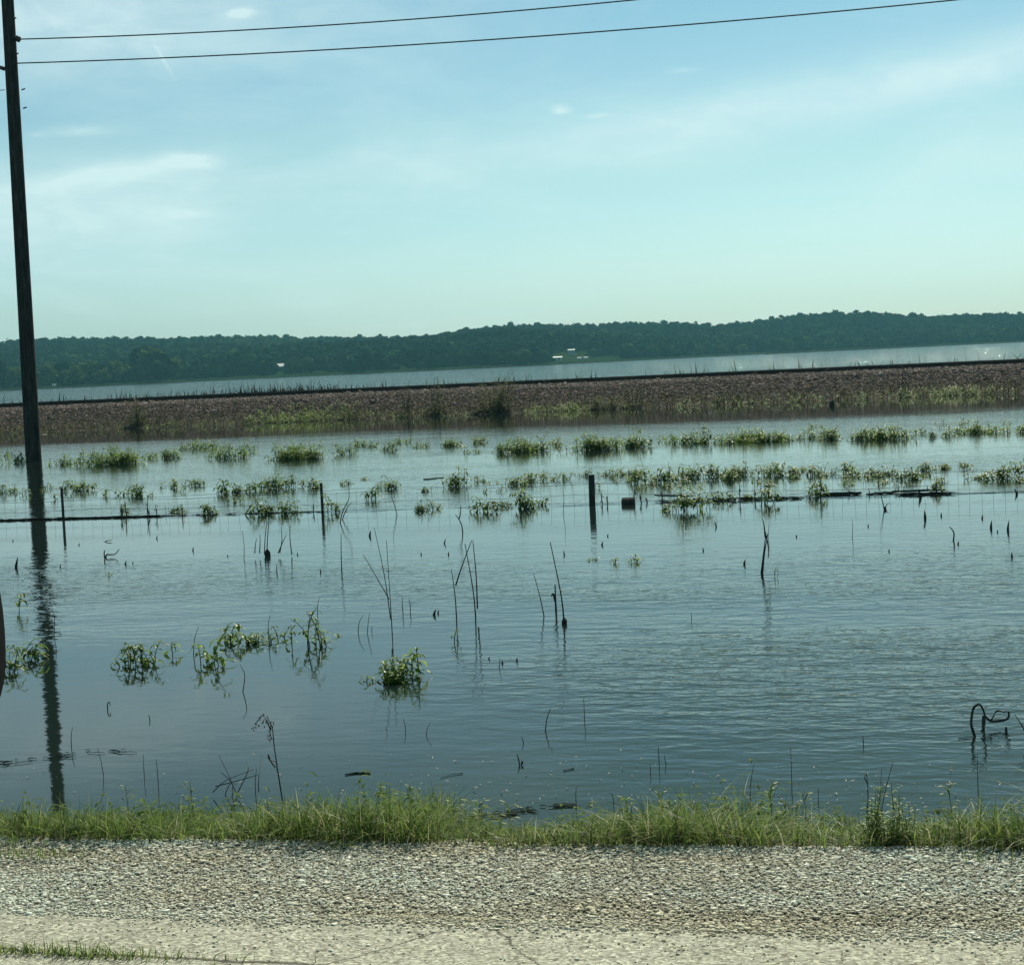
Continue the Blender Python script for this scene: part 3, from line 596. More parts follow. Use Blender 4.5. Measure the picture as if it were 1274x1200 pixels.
STUBS = [(460, 667, 9), (553, 676, 8), (540, 765, 9), (545, 763, 6), (399, 712, 6), (756, 667, 4), (749, 678, 6), (875, 685, 5), (1106, 686, 4), (991, 668, 4), (1151, 645, 13), (1171, 642, 6), (1233, 657, 12), (1241, 662, 4), (1254, 660, 16), (1265, 615, 9), (1259, 693, 8), (1192, 677, 5), (75, 705, 5), (20, 706, 16), (156, 702, 6), (165, 701, 4), (16, 673, 3), (98, 678, 3), (926, 702, 8), (1080, 655, 4), (1145, 619, 14), (1222, 645, 6), (702, 690, 7), (558, 690, 5), (524, 690, 4), (891, 655, 9), (1150, 655, 4), (195, 670, 5), (240, 685, 6), (283, 692, 3), (608, 820, 4), (625, 825, 5), (643, 822, 5), (370, 690, 4)]
V0, F0 = ico(1)
for k, (x, y, h) in enumerate(STUBS):
    c = at(x, y); m_ = rng_of(c) / F; H = h * m_ * .8; mb = MB(); rr = random.Random(k)
    w = H * rr.uniform(.06, .15) + .005; ld = rr.uniform(-.35, .35) * H
    mb.tube([c + Vector((0, 0, -.04)), c + Vector((0, 0, H * .12)), c + Vector((ld * .3, .01, H * .5)), c + Vector((ld, .01, H))], [w * .7, w, w * .7, w * .12], 6, .7)
    if rr.random() < .5: mb.leaf(c + Vector((0, 0, H * .4)), (rr.choice((-1, 1)), .2, .3), (0, 0, 1), H * .6, H * .18, 1.0)
    tag(mb.build('dead_stub', M_dead), 'short dark dead stub poking up from the open water', 'stub', 'short dark stubs scattered over the open water')
# bent reeds at the right
def reed(lines, label, r, mat, group='folded dead reeds by the right bank', flat=.45, jit=.05):
    return poly('bent_reed', lines, label, 'reed', group, r, mat, jit=jit, flat=flat, base=lines[0][0])
M_reed = simple('wet_reed', [(0, (.03, .04, .025)), (1, (.09, .11, .07))], .4, .5, 30, island=False)
reed([(1211, 914), (1208, 903), (1209, 890), (1213, 877), (1218, 874), (1222, 880), (1226, 890), (1224, 902), (1218, 912), (1213, 913)] and [[(1216, 914), (1210, 906), (1208, 896), (1211, 882), (1216, 874), (1220, 876), (1225, 889), (1225, 902), (1220, 911)]], 'folded reed standing as an upright loop at right', .012, M_reed)
reed([[(1224, 906), (1224, 892), (1232, 896), (1244, 898), (1254, 893), (1255, 886), (1249, 883), (1240, 885), (1234, 891), (1230, 897)]], 'dark reed bent into a flat ring right of the loop', .012, M_reed)
reed([[(1253, 912), (1252, 905), (1252, 917), (1262, 922), (1274, 927), (1290, 932)]], 'angled dark reed bending toward the photo edge', .010, M_reed)
reed([[(1284, 925), (1274, 907), (1268, 896), (1262, 887)]], 'thin leaning reed at the right edge above the angled one', .006, M_reed)
# bank twigs
poly('brush_twigs', [[(285, 990), (292, 975), (270, 940)], [(265, 985), (285, 968), (308, 962)], [(300, 992), (288, 972), (283, 955)], [(275, 992), (282, 978), (300, 972)], [(322, 985), (330, 965), (320, 944)], [(318, 990), (312, 975), (310, 962)], [(268, 978), (300, 972), (326, 960)], [(296, 985), (310, 958), (302, 950)]], 'dark tangled dead twigs in water behind the bank grass', 'twigs', None, .0035, base=(290, 990), jit=.12)
root = empty('seedhead_weed', at(345, 998), 'tall dead weed with drooping rusty seed head at the bank', 'weed')
mb = MB(); Yp = root.location.y
for ln in ([(350, 1000), (345, 965), (340, 930), (338, 905), (335, 893)], [(342, 955), (335, 945), (333, 938)], [(346, 960), (342, 948), (334, 945)], [(338, 908), (332, 896), (325, 890), (318, 900)]):
    mb.tube([at_Y(x, y, Yp) + Vector((0, random.uniform(-.02, .02), 0)) for x, y in ln], [.0035 * (1 - .12 * i) for i in range(len(ln))], 5)
mb.build('stem', M_dead, root)
mb = MB()
for (x, y, nn) in [(336, 912, 12), (338, 902, 12), (332, 895, 9), (326, 892, 7), (320, 900, 6), (315, 908, 4), (334, 940, 6), (338, 920, 8), (330, 899, 6)]:
    for k in range(nn):
        p = at_Y(x + random.uniform(-3, 3), y + random.uniform(-5, 4), Yp + random.uniform(-.02, .02))
        mb.leaf(p, (random.uniform(-1, 1), random.uniform(-1, 1), -.6), (0, 0, 1), random.uniform(.008, .02), .006, .6)
mb.build('seed_head', M_red, root)
root = empty('bushy_weed', Vector((at(1108, 1058, .34).x, GE + .12, .33)), 'upright bushy green weed at right in the bank grass', 'weed')
st, lf = MB(), MB(); o = Vector(root.location)
for i in range(60):
    a = random.uniform(0, 6.28); q = math.sqrt(random.random()) * .05; b = o + Vector((math.cos(a) * q, math.sin(a) * q, 0))
    tip = o + Vector((math.cos(a) * random.uniform(.01, .1), math.sin(a) * random.uniform(.01, .1), 1))
    tip.z = o.z + random.uniform(.25, 1.05) * (.215 - 10 * ((tip.x - o.x) ** 2 + (tip.y - o.y) ** 2))
    mid = b.lerp(tip, .5) + Vector((math.cos(a) * .02, math.sin(a) * .02, 0)); st.tube([b, mid, tip], [.0011, .0009, .0005], 4)
    for k in range(13):
        t = .1 + .9 * k / 13; p = b.lerp(mid, t * 2) if t < .5 else mid.lerp(tip, t * 2 - 1); an = random.uniform(0, 6.28)
        lf.leaf(p, (math.cos(an), math.sin(an), random.uniform(.2, 1)), (0, 0, 1), random.uniform(.018, .034), .006, .5)
st.build('stems', M_stem, root); lf.build('leaves', M_leaf, root)
# tall single grasses with seed heads
for k, (x, ytop, lab) in enumerate([(485, 975, 'leafy tall grass shoot, left of the bank gap'), (512, 978, 'broad leafy tall grass shoot beside the bank gap'), (598, 996, 'lone leafy grass shoot in the bank gap, left one'), (634, 998, 'lone leafy grass shoot in the bank gap, right one'), (565, 995, 'slim pale grass shoot left of the bank gap'), (780, 990, 'pale broad grass blade right of the bank gap'), (823, 990, 'tall pale leaf shoot near the bank gap right side'), (1002, 985, 'tall grass shoot left of the bushy weed'), (1183, 975, 'tall feathery shoot right of the bushy weed'), (960, 980, 'thin tall grass shoot left in the right bank tufts'), (335, 1000, 'grass shoot at the foot of the seed head weed'), (240, 970, 'tall pale seed grass in the left bank tuft'), (160, 975, 'drooping pale blade on the left bank tuft')]):
    p0 = at(x, 1035, .22); m_ = rng_of(p0) / F; H = (1035 - ytop) * m_; mb = MB(); rr = random.Random(k)
    mb.tube([p0 + Vector((0, 0, -.05)), p0 + Vector((.004, 0, H * .5)), p0 + Vector((.012 * rr.uniform(-1, 1), 0, H * .95))], [.0018, .0015, .001], 5)
    for j in range(12):
        a = rr.uniform(0, 6.28); mb.leaf(p0 + Vector((0, 0, H * (.2 + .75 * j / 12))), (math.cos(a), math.sin(a) * .5, .9), (0, 0, 1), rr.uniform(.045, .085), rr.uniform(.006, .011), 1.2)
    tag(mb.build('grass_shoot', M_grass), lab, 'grass shoot', 'tall single shoots in the bank grass')
poly('bare_stem', [[(1078, 1028), (1080, 990), (1078, 960)], [(1080, 975), (1076, 968), (1077, 962)]], 'dark bare stem, leftmost of three beside the bushy weed', 'stem', 'bare stems beside the bushy weed', .004)
poly('bare_stem', [[(1088, 1030), (1095, 985), (1097, 955)]], 'thin bare stem, middle of three beside the bushy weed', 'stem', 'bare stems beside the bushy weed', .0025)
poly('bare_stem', [[(1090, 1032), (1100, 990), (1111, 948)]], 'leaning bare stem, rightmost of three beside the bushy weed', 'stem', 'bare stems beside the bushy weed', .0035)
for (ln, lab) in [([(985, 985), (985, 960), (984, 928)], 'thin tall stem in water right of the bank tufts'), ([(933, 1000), (934, 975), (938, 950)], 'thin stem left of the tall stem in right bank water'), ([(1018, 1000), (1018, 980)], 'short dark stem between the tall stem and bushy weed'), ([(1217, 985), (1216, 960), (1216, 938)], 'thin stem in water right of the feathery shoot'), ([(717, 1000), (717, 985), (718, 978)], 'short dark stem in the bank gap water'), ([(764, 1003), (762, 990), (758, 985)], 'slanting dark stem right of the bank gap'), ([(808, 962), (809, 955), (807, 950)], 'short hooked stem near right bank water'), ([(180, 965), (178, 955), (178, 938)], 'thin stem behind the left bank grass'), ([(197, 975), (197, 955), (196, 942)], 'longer thin stem behind the left bank tuft'), ([(130, 965), (127, 948), (120, 930)], 'slanting twig left of the floating straw line end')]:
    poly('bare_stem', [ln], lab, 'stem', 'thin stems in the water by the bank', .003)
# floating bits near the bank
def floater(name, pts, label, cat, r, mat, group=None, z=.004):
    mb = MB(); P = [at(x, y, z) for x, y in pts]; mb.tube(P, [r * .6 * random.uniform(.6, 1.1) for _ in P], 6, .6)
    tag(mb.build(name, mat), label, cat, group)
def strands(name, x0, y0, x1, y1, n_, label, cat, mat, sp=3.0, L=(.02, .09), r=.0014):
    mb = MB()
    for i in range(n_):
        t = random.random(); p = at(x0 + (x1 - x0) * t, y0 + (y1 - y0) * t + random.gauss(0, sp), .005); a = random.gauss(.05, .25); l = random.uniform(*L); d = Vector((math.cos(a), math.sin(a), 0)) * l
        mb.tube([p - d / 2, p + Vector((0, 0, .003)), p + d / 2], [r, r * 1.3, r * .6], 4)
    return tag(mb.build(name, mat), label, cat, kind='stuff')
strands('floating_straw', 0, 948, 165, 931, 34, 'long thin line of floating straw near the left bank', 'straw', M_dead, 2.0)
floater('floating_stick', [(429, 963), (443, 961), (461, 961)], 'dark floating stick in front of the left bank grass', 'stick', .007, M_dead)
floater('floating_stick', [(548, 967), (562, 963), (576, 961)], 'pale wet floating reed left of the bank gap', 'stick', .004, M_pale)
floater('floating_stick', [(701, 958), (706, 957), (714, 955)], 'small pale floating leaf in front centre water', 'stick', .006, M_pale)
strands('floating_reeds', 575, 1018, 715, 999, 70, 'string of wet dark and pale reed scraps floating in the bank gap', 'reeds', M_pale, 1.6, (.015, .06), .002)
floater('floating_stick', [(1192, 918), (1202, 917), (1213, 916)], 'pale floating reed below the upright reed loop', 'stick', .006, M_pale)
floater('floating_stick', [(1222, 916), (1236, 915), (1243, 915)], 'thin pale floating reed right of the reed loop', 'stick', .003, M_pale)
mb = MB()
for i in range(300):
    x = random.uniform(0, 1274); y = random.triangular(925, 1010, 995)
    if x < 560 and random.random() < .35: continue
    p = at(x, y, .006)
    a = random.uniform(0, 6.28); mb.leaf(p, (math.cos(a), math.sin(a), random.uniform(-.1, .5)), (random.uniform(-.5, .5), random.uniform(-.6, .2), 1), random.uniform(.006, .028), random.uniform(.003, .008), .3)
tag(mb.build('floating_debris', M_pale), 'scattered pale bits of leaf and straw floating near the bank', 'debris', kind='stuff')

# ------------------------------------------------------------------ wire fence
fr = empty('wire_fence', Vector((at(737, 629).x, at(737, 629).y, 0)), 'drowned woven wire fence with wooden and steel posts', 'fence')
fdir = (FR - FL).normalized()
def fence_pt(px, z=0.0):
    a, b = ray(px, 0), None
    d = ray(px, 630); best = None
    # intersection of the vertical sheet through the fence with the view through that column
    n_ = Vector((-fdir.y, fdir.x, 0)); t = (FL - Vector((0, 0, ZC))).dot(n_) / d.dot(n_)
    p = Vector((0, 0, ZC)) + d * t; return Vector((p.x, p.y, z))
def m_at(p): return rng_of(p) / F
p = fence_pt(737); mm = m_at(p)
mb = MB(); mb.box((p.x, p.y, 37 * mm / 2 - .2), (7.0 * mm, 7.0 * mm, 37 * mm + .4), Matrix.Rotation(R(18), 3, 'Z') @ Matrix.Rotation(R(.6), 3, 'Y'), .96, .002); mb.build('wooden_post', M_wood, fr)
for px, hpx in ((78, 38), (401, 36)):
    p = fence_pt(px); mm = m_at(p); H = hpx * mm
    mb = MB(); mb.box((p.x, p.y, H / 2 - .2), (.04, .007, H + .4)); mb.box((p.x, p.y + .0195, H / 2 - .2), (.008, .032, H + .4)); mb.build('steel_post', M_metal, fr)
    mb2 = MB()
L0, L1 = FL - fdir * 14, FR + fdir * 14; Ln = (L1 - L0).length; N = 160
for z0, r_ in ((.015, .0022), (.115, .0022), (.265, .0026), (.30, .0022)):
    mb = MB(); pts = []
    for i in range(N + 1):
        q = L0.lerp(L1, i / N); pts.append(Vector((q.x, q.y + .012, z0 + .012 * math.sin(i * .7 + z0 * 40) + .01 * math.sin(i * .23 + z0 * 9))))
    mb.tube(pts, r_, 4); mb.build('wire_strand', M_wire, fr)
mb = MB(); i = 0; x = 0.0
while x < Ln:
    q = L0 + fdir * x; tilt = random.uniform(-.02, .02)
    mb.tube([Vector((q.x, q.y + .016, -.05)), Vector((q.x + tilt * .5, q.y + .016, .13)), Vector((q.x + tilt, q.y + .016, .275 + random.uniform(-.01, .03)))], .0014, 4); x += .15 + random.uniform(-.012, .012)
mb.build('woven_stays', M_wire, fr)
mb = MB()
def straw(x0, x1, dens, zr):
    n_ = int((x1 - x0) * dens)
    for i in range(n_):
        px = random.uniform(x0, x1); q = fence_pt(px); a = random.gauss(0, .18)
        L = random.uniform(.06, .25); d = Vector((math.cos(a), math.sin(a) * .5, random.uniform(-.12, .12))); c = Vector((q.x, q.y + random.uniform(-.02, .02), random.uniform(*zr)))
        mb.tube([c - d * L / 2, c + Vector((0, 0, random.uniform(-.01, .01))), c + d * L / 2], [.003, .0045, .002], 4)
straw(-60, 195, 1.5, (.0, .018)); straw(195, 400, .3, (.0, .012)); straw(820, 1010, .5, (.0, .03)); straw(1120, 1185, 1.0, (0, .025))
mb.build('caught_straw', M_dead, fr)['kind'] = 'stuff'
mb = MB()
for i in range(120):  # pale slivers laid along the fence to imitate sun glinting off the wire
    px = random.uniform(1160, 1330); q = fence_pt(px); d = Vector((1, random.uniform(-.15, .15), 0)); L = random.uniform(.03, .1)
    mb.tube([Vector((q.x, q.y, .006)) - d * L / 2, Vector((q.x, q.y, .008)) + d * L / 2], .0035, 4)
mb.build('wire_sparkle', M_pale, fr)['kind'] = 'stuff'
# dead weeds hung in the fence, one by one
for k, (px, h) in enumerate([(151, 17), (158, 22), (183, 24), (196, 15), (186, 12), (227, 16), (390, 12), (750, 16), (757, 10), (825, 14), (921, 20), (940, 14), (948, 20), (806, 7), (799, 11), (788, 18)]):
    q = fence_pt(px); mm = m_at(q); H = h * mm; mb = MB(); rr = random.Random(k); s_ = rr.uniform(-.02, .02)
    mb.tube([Vector((q.x, q.y - .03, -.04)), Vector((q.x + s_, q.y - .03, H * .5)), Vector((q.x + s_ * 1.6, q.y - .03, H))], [.006, .008, .003], 5)
    for j in range(5):
        a = rr.uniform(0, 6.28); mb.leaf(Vector((q.x + s_, q.y - .03, H * rr.uniform(.2, .95))), (math.cos(a), math.sin(a), rr.uniform(-.6, .5)), (0, 0, 1), rr.uniform(.03, .07), .018, 1.2)
    tag(mb.build('dead_weed', M_dead), 'shrivelled dark dead weed standing against the fence wire', 'dead weed', 'shrivelled dead weeds along the fence wire')
# block and planks caught at the fence
q = fence_pt(784); mm = m_at(q)
root = empty('wood_block', (q.x, q.y - .12, 0), 'squarish dark wood block floating right of the wooden post', 'block')
mb = MB(); mb.tube([Vector((q.x - .085, q.y - .12, .03)), Vector((q.x - .08, q.y - .12, .03)), Vector((q.x + .075, q.y - .125, .032)), Vector((q.x + .085, q.y - .125, .032))], [.055, .062, .061, .055], 8); mb.build('log', M_wood, root)
mb = MB(); mb.tube([Vector((q.x - .094, q.y - .12, .03)), Vector((q.x - .0855, q.y - .12, .03))], [.043, .048], 10); mb.build('cut_end', M_trunk, root)
def plank(a, b, w, th, lab, z=.02, mat=M_wood):
    A, B = at(*a), at(*b); c = (A + B) / 2; d = B - A; mb = MB()
    rot = Matrix.Rotation(math.atan2(d.y, d.x), 3, 'Z') @ Matrix.Rotation(R(random.uniform(-1.5, 1.5)), 3, 'Y')
    n_ = 9
    pts = [A.lerp(B, i / n_) + Vector((0, random.uniform(-.006, .006), z + random.uniform(-.004, .004))) for i in range(n_ + 1)]
    mb.tube(pts, [th * (.55 + .45 * math.sin(math.pi * (i + .6) / (n_ + 1.2))) for i in range(n_ + 1)], 7, .6)
    for i in range(3):
        p = pts[random.randint(1, n_ - 1)]; mb.tube([p, p + Vector((random.uniform(-.06, .06), 0, random.uniform(.03, .08)))], [.008, .003], 5)
    tag(mb.build('driftwood', mat), lab, 'driftwood', 'driftwood caught along the fence')
plank((1014, 617), (1072, 615), .1, .026, 'thick dark driftwood trunk caught left of the other driftwood', .02)
plank((1078, 616), (1118, 613), .1, .016, 'short wet driftwood piece in the middle of three', .015)
plank((1110, 613), (1176, 611), .1, .016, 'long thin driftwood pole, rightmost of three', .02)
plank((814, 620), (864, 621), .1, .014, 'slim dark driftwood stick among weeds right of the wood block', .045)
floater('floating_leaf_string', [(527, 596), (532, 596), (540, 595), (552, 594)], 'thin dark string of leaves floating left of a dense clump', 'leaf string', .02, M_dead)
floater('leaning_stick', [(52, 541), (58, 540)], 'short dark stick floating right of the utility pole', 'stick', .05, M_dead)

# ------------------------------------------------------------------ utility pole and power lines
pb = at(42, 573); D = rng_of(pb); mm = D / F; Yp = pb.y
root = empty('utility_pole', pb, 'tall dark wooden utility pole standing in the floodwater', 'utility pole')
top = at_Y(6, -60, Yp)
ax = (top - pb)
mb = MB(); pts = [pb + ax * t for t in (-.12, 0, .2, .4, .6, .8, 1.0, 1.15)]
mb.tube(pts, [mm * r for r in (9.6, 9.4, 8.9, 8.4, 7.9, 7.4, 7.0, 6.7)], 18); mb.build('shaft', M_pole, root, True)
def bracket(x0, y0, x1, y1):
    a, b = at_Y(x0, y0, Yp), at_Y(x1, y1, Yp - .05); mb = MB()
    mb.tube([a, b], [.055, .045], 8); o = mb.build('bracket', M_metal, root)
    mb = MB(); d = (b - a).normalized()
    mb.tube([b - d * .1, b - d * .06, b - d * .02, b + d * .02, b + d * .05], [.05, .085, .06, .08, .03], 10); i_ = mb.build('insulator', M_insul, o)
    return b
b1 = bracket(13, 45, 23, 49); b2 = at_Y(17, 79, Yp - .18); bracket(6, 86, -6, 82)
mb = MB()
for (x, y) in ((12, 68), (9, 24), (22, 135), (20, 112)):
    c = at_Y(x + 7, y, Yp - .05); mb.tube([c, c + Vector((.1, -.02, .02))], .018, 6)
mb.build('bolts', M_metal, root)
mb = MB(); mb.tube([at_Y(9, 20, Yp - .33), at_Y(13, 90, Yp - .34), at_Y(19, 190, Yp - .36), at_Y(34, 430, Yp - .42), at_Y(41, 573, Yp - .44)], .012, 5); mb.build('ground_wire', M_metal, root)
def wire(p0, px1, py1, lab, sag=.35, ext=1.9, r=.016):
    e = at_Y(px1, py1, Yp); e = p0 + (e - p0) * 1.0
    # extend on along the line to the next span's middle
    d = e - p0; N = 40; mb = MB()
    pts = [p0 + d * (i / N * ext) for i in range(N + 1)]
    for i, q in enumerate(pts):
        t = i / N * ext; q.z -= sag * 4 * t * (1 - t) * .25
    mb.tube(pts, r, 6)
    tag(mb.build('power_line', M_wire), lab, 'power line', 'power lines strung from the utility pole')
wire(b1, 790, 0, 'upper power line strung right from the pole bracket', .55, 2.2)
wire(b2, 1190, 0, 'lower power line strung right from the pole side', .8, 1.8)
wire(at_Y(6, 84, Yp - .18), -400, 108, 'power line running left from the utility pole', .5, 3, .014)
wire(at_Y(6, 112, Yp - .18), -400, 128, 'lowest thin line running left from the pole', .5, 3, .01)

# ------------------------------------------------------------------ railway embankment
RAILY = BW + 4.6
RZ = at_Y(637, 474.6, RAILY).z
TOPZ = RZ - .165
print('rail z', RZ, 'rail Y', RAILY)
en = fnoise(31, 40, .5, 9); en2 = fnoise(32, 24, .12, .8)
def emb_z(x, y):
    d = y - (BW + en2(x, x * 0) * .22)
    z = np.interp(d, [-4, 0, 1.6, 3.2, 4.0, 4.5, 7.2, 11.5, 15], [-1.2, 0, .30, .86, TOPZ - .06, TOPZ - .005, TOPZ - .005, -.1, -1.2])
    return z + en(x, y) * .035 * np.clip((4.2 - d) / 1.0, 0, 1) 
def emb_mat():
    m, t, out = new_mat('embankment_soil'); pos = t.n('ShaderNodeNewGeometry').outputs['Position']
    s = t.n('ShaderNodeSeparateXYZ', ins={0: pos}); n_ = t.noise(pos, .9, 5, .6)
    f = t.m('ADD', s.outputs[2], t.m('MULTIPLY', t.m('SUBTRACT', n_, .5), .5))
    top = t.ramp(t.noise(t.vmul(pos, (.7, 1, 1)), 7, 4, .7), [(.3, (.07, .05, .045)), (.6, (.18, .125, .115)), (.8, (.27, .20, .18))])
    low = t.ramp(t.noise(pos, 5, 5, .7), [(.3, (.03, .026, .018)), (.7, (.085, .07, .048))])
    c = t.mix(t.n('ShaderNodeMapRange', ins={0: f, 1: .3, 2: .62, 3: 0.0, 4: 1.0}).outputs[0], low, top)
    b = t.n('ShaderNodeBump', ins={'Strength': 1.0, 'Distance': .08, 'Height': t.noise(pos, 9, 4)})
    p = t.n('ShaderNodeBsdfPrincipled', ins={'Base Color': c, 'Roughness': .95, 'Specular IOR Level': .15, 'Normal': b.outputs[0]}); t.t.links.new(p.outputs[0], out.inputs[0]); return m
xs = np.arange(-75, 60.01, .3)
V, Fc = grid_np(xs, BW + np.array([-4, -2, -.7, -.3, 0, .3, .6, .9, 1.2, 1.6, 2, 2.4, 2.8, 3.2, 3.6, 4.0, 4.5, 5.5, 7.2, 9, 11.5, 15]), emb_z)
tag(mesh_np('embankment', V, Fc, emb_mat(), smooth=True), kind='structure')
X0, X1 = at_Y(-150, 500, BW).x, at_Y(1430, 480, BW).x
n = 39000
P = np.stack([rng.uniform(X0, X1, n), BW + rng.beta(2.2, 1.2, n) * 4.5, np.zeros(n)], 1); P[:, 2] = emb_z(P[:, 0], P[:, 1]) + .01
V, Fc = scatter(ico(1), P, np.exp(rng.normal(math.log(.027), .45, n)), rot='z', flat=.6, jit=.18, seed=9)
tag(mesh_np('ballast', V, Fc, M_ball), 'pinkish crushed stone ballast on the railway embankment slope', 'ballast', kind='stuff')
tr = empty('railway_track', (0, RAILY, TOPZ), 'dark steel railway track along the embankment top', 'railway track')
prof = [(-.07, 0), (.07, 0), (.07, .015), (.012, .035), (.012, .12), (.036, .135), (.036, .168), (-.036, .168), (-.036, .135), (-.012, .12), (-.012, .035), (-.07, .015)]
for yo in (0, 1.5):
    mb = MB(); k = len(prof)
    xs_ = np.linspace(-75, 60, 28)
    for x in xs_:
        for (py, pz) in prof: mb.v.append((x, RAILY + yo + py, TOPZ + pz))
    for i in range(len(xs_) - 1):
        for j in range(k): mb.f.append((i*k + j, i*k + (j+1) % k, (i+1)*k + (j+1) % k, (i+1)*k + j))
    mb.build('rail', M_rail, tr)

# embankment plants
n = 7600
P = np.stack([rng.uniform(X0, X1, n), BW + rng.beta(1.0, 2.0, n) * 4.0 - .15, np.zeros(n)], 1); P[:, 2] = np.maximum(emb_z(P[:, 0], P[:, 1]) - .02, -.05)
tag(blades('embankment_dead_grass', P, rng.uniform(.1, .38, n), rng.uniform(.02, .04, n), M_grassd, 41, .7), 'brown dead grass on the lower embankment slope', 'grass', kind='stuff')
gp = [(300, 430, .9, 1.3), (330, 395, .9, .6), (655, 720, .7, .5), (700, 790, .25, .3), (560, 620, .15, .2), (1050, 1290, .2, .4), (1120, 1220, .5, .5), (840, 1050, .18, .3), (180, 300, .1, .3), (0, 180, .06, .3), (430, 560, .2, .4)]
mb = MB()
for (a, b, dens, up) in gp:
    for i in range(int((b - a) * dens * 1.6)):
        px = random.uniform(a, b); x = at_Y(px, 510, BW).x; y = BW + random.uniform(-.5, .2 + up * 1.6) * (1 if random.random() < .8 else .3)
        z = max(0.0, float(emb_z(x, y))); h = random.uniform(.08, .3)
        for k in range(6):
            an = random.uniform(0, 6.28); mb.leaf((x + random.uniform(-.06, .06), y, z + h * k / 6), (math.cos(an), math.sin(an), random.uniform(.1, .8)), (0, 0, 1), random.uniform(.09, .17), random.uniform(.025, .045), 1.0)
tag(mb.build('waterline_weeds', M_leaf), 'bright green leafy weeds along the foot of the embankment', 'weeds', kind='stuff')
n = 900
pxs = np.concatenate([rng.normal(355, 60, 380), rng.normal(250, 120, 200), rng.uniform(0, 1274, 320)])
P = np.array([at_Y(px, 490, RAILY + 1.9 + rng.uniform(0, .8)) for px in pxs]); P[:, 2] = TOPZ - .02
tag(blades('trackside_weeds', P, rng.uniform(.25, .62, n) * np.clip(rng.normal(.85, .25, n), .4, 1.3), rng.uniform(.03, .06, n), M_track, 42, .35), 'dark low weeds poking up behind the rails', 'weeds', kind='stuff')
mb = MB()
for i in range(420):
    px = random.uniform(0, 1274); x = at_Y(px, 510, BW).x; y = BW + random.uniform(.1, 3.6); z = float(emb_z(x, y)) + .03
    a = random.uniform(0, 6.28); L = random.uniform(.12, .6) if random.random() < .15 else random.uniform(.08, .25); d = Vector((math.cos(a), math.sin(a) * .4, random.uniform(-.1, .8))) * L
    mb.tube([Vector((x, y, z)), Vector((x, y, z)) + d * .5 + Vector((0, 0, .02)), Vector((x, y, z)) + d], [.012, .01, .005], 4)
tag(mb.build('embankment_sticks', M_pale), 'bleached sticks and reed scraps littering the embankment', 'sticks', kind='stuff')
def shrub(px, ybase, w, h, nst, nleaf, lab, leafy, mat=M_shrubl, up=.5):
    x = at_Y(px, ybase, BW + up).x; y = BW + up; z = float(emb_z(x, y)); mm = rng_of((x, y, z)) / F
    root = empty('embankment_shrub', (x, y, z), lab, 'shrub', 'shrubs growing on the embankment'); o = Vector((x, y, z)); st, lf = MB(), MB(); rr = random.Random(px)
    W_, H_ = w * mm / 2, h * mm
    for i in range(nst):
        a = rr.uniform(0, 6.28); q = math.sqrt(rr.random()); b = o + Vector((math.cos(a) * W_ * .6 * q, math.sin(a) * W_ * .5 * q, -.03)); hh_ = H_ * rr.uniform(.3, 1.0) * (1 - .45 * q * q)
        tip = b + Vector((math.cos(a) * W_ * .45 * rr.random(), math.sin(a) * W_ * .3, hh_)); mid = b.lerp(tip, .5) + Vector((rr.uniform(-.08, .08), 0, 0))
        st.tube([b, mid, tip], [.007, .006, .003], 4)
        for k in range(3):
            p = mid.lerp(tip, rr.random()); d = Vector((rr.uniform(-1, 1), rr.uniform(-1, 1), rr.uniform(.3, 1.2))) * .22; st.tube([p, p + d], [.006, .003], 3)
        for k in range(int(nleaf * leafy * 1.7)):
            t = rr.uniform(.05, 1); p = b.lerp(mid, t * 2) if t < .5 else mid.lerp(tip, t * 2 - 1); p = p + Vector((rr.gauss(0, .09), rr.gauss(0, .09), rr.gauss(0, .06))); an = rr.uniform(0, 6.28)
            lf.leaf(p, (math.cos(an), math.sin(an), rr.uniform(-.3, .9)), (0, 0, 1), rr.uniform(.07, .14), rr.uniform(.028, .045), .6)
    st.build('twigs', M_dead, root)
    if lf.f: lf.build('leaves', mat, root)
shrub(612, 519, 52, 50, 34, 26, 'broad olive bush at the middle of the embankment', 1.0)
shrub(632, 519, 30, 56, 14, 18, 'tall narrow olive shrub joined to the broad bush', 1.0)
shrub(507, 520, 26, 42, 20, 8, 'bare grey shrub left of the broad embankment bush', .6)
shrub(543, 519, 36, 46, 26, 14, 'brownish half bare shrub just left of the broad bush', .8)
shrub(172, 536, 24, 44, 18, 22, 'small olive shrub at left with a tip above the rail', 1.0)
shrub(790, 512, 34, 46, 20, 10, 'thin brown shrub right of the broad bush', .8)
shrub(755, 514, 50, 22, 20, 14, 'low wide dark brush patch right of the broad bush', 1.0)
shrub(1127, 500, 12, 48, 8, 4, 'slender bare upright shrub at right of the embankment', .5)
shrub(910, 503, 60, 16, 18, 10, 'low dark brush patch left of the slender bare shrub', .8)
shrub(440, 527, 26, 30, 12, 8, 'low twiggy shrub beside the green waterline weeds', .6)
mb = MB(); c = at(1035, 505); mb.tube([c + Vector((0, 0, -.1)), c + Vector((0, 0, .02)), c + Vector((.02, 0, .14)), c + Vector((.03, 0, .2))], [.07, .09, .07, .02], 8)
tag(mb.build('dark_stump', M_dead), 'small dark stump at the waterline of the right embankment', 'stump')

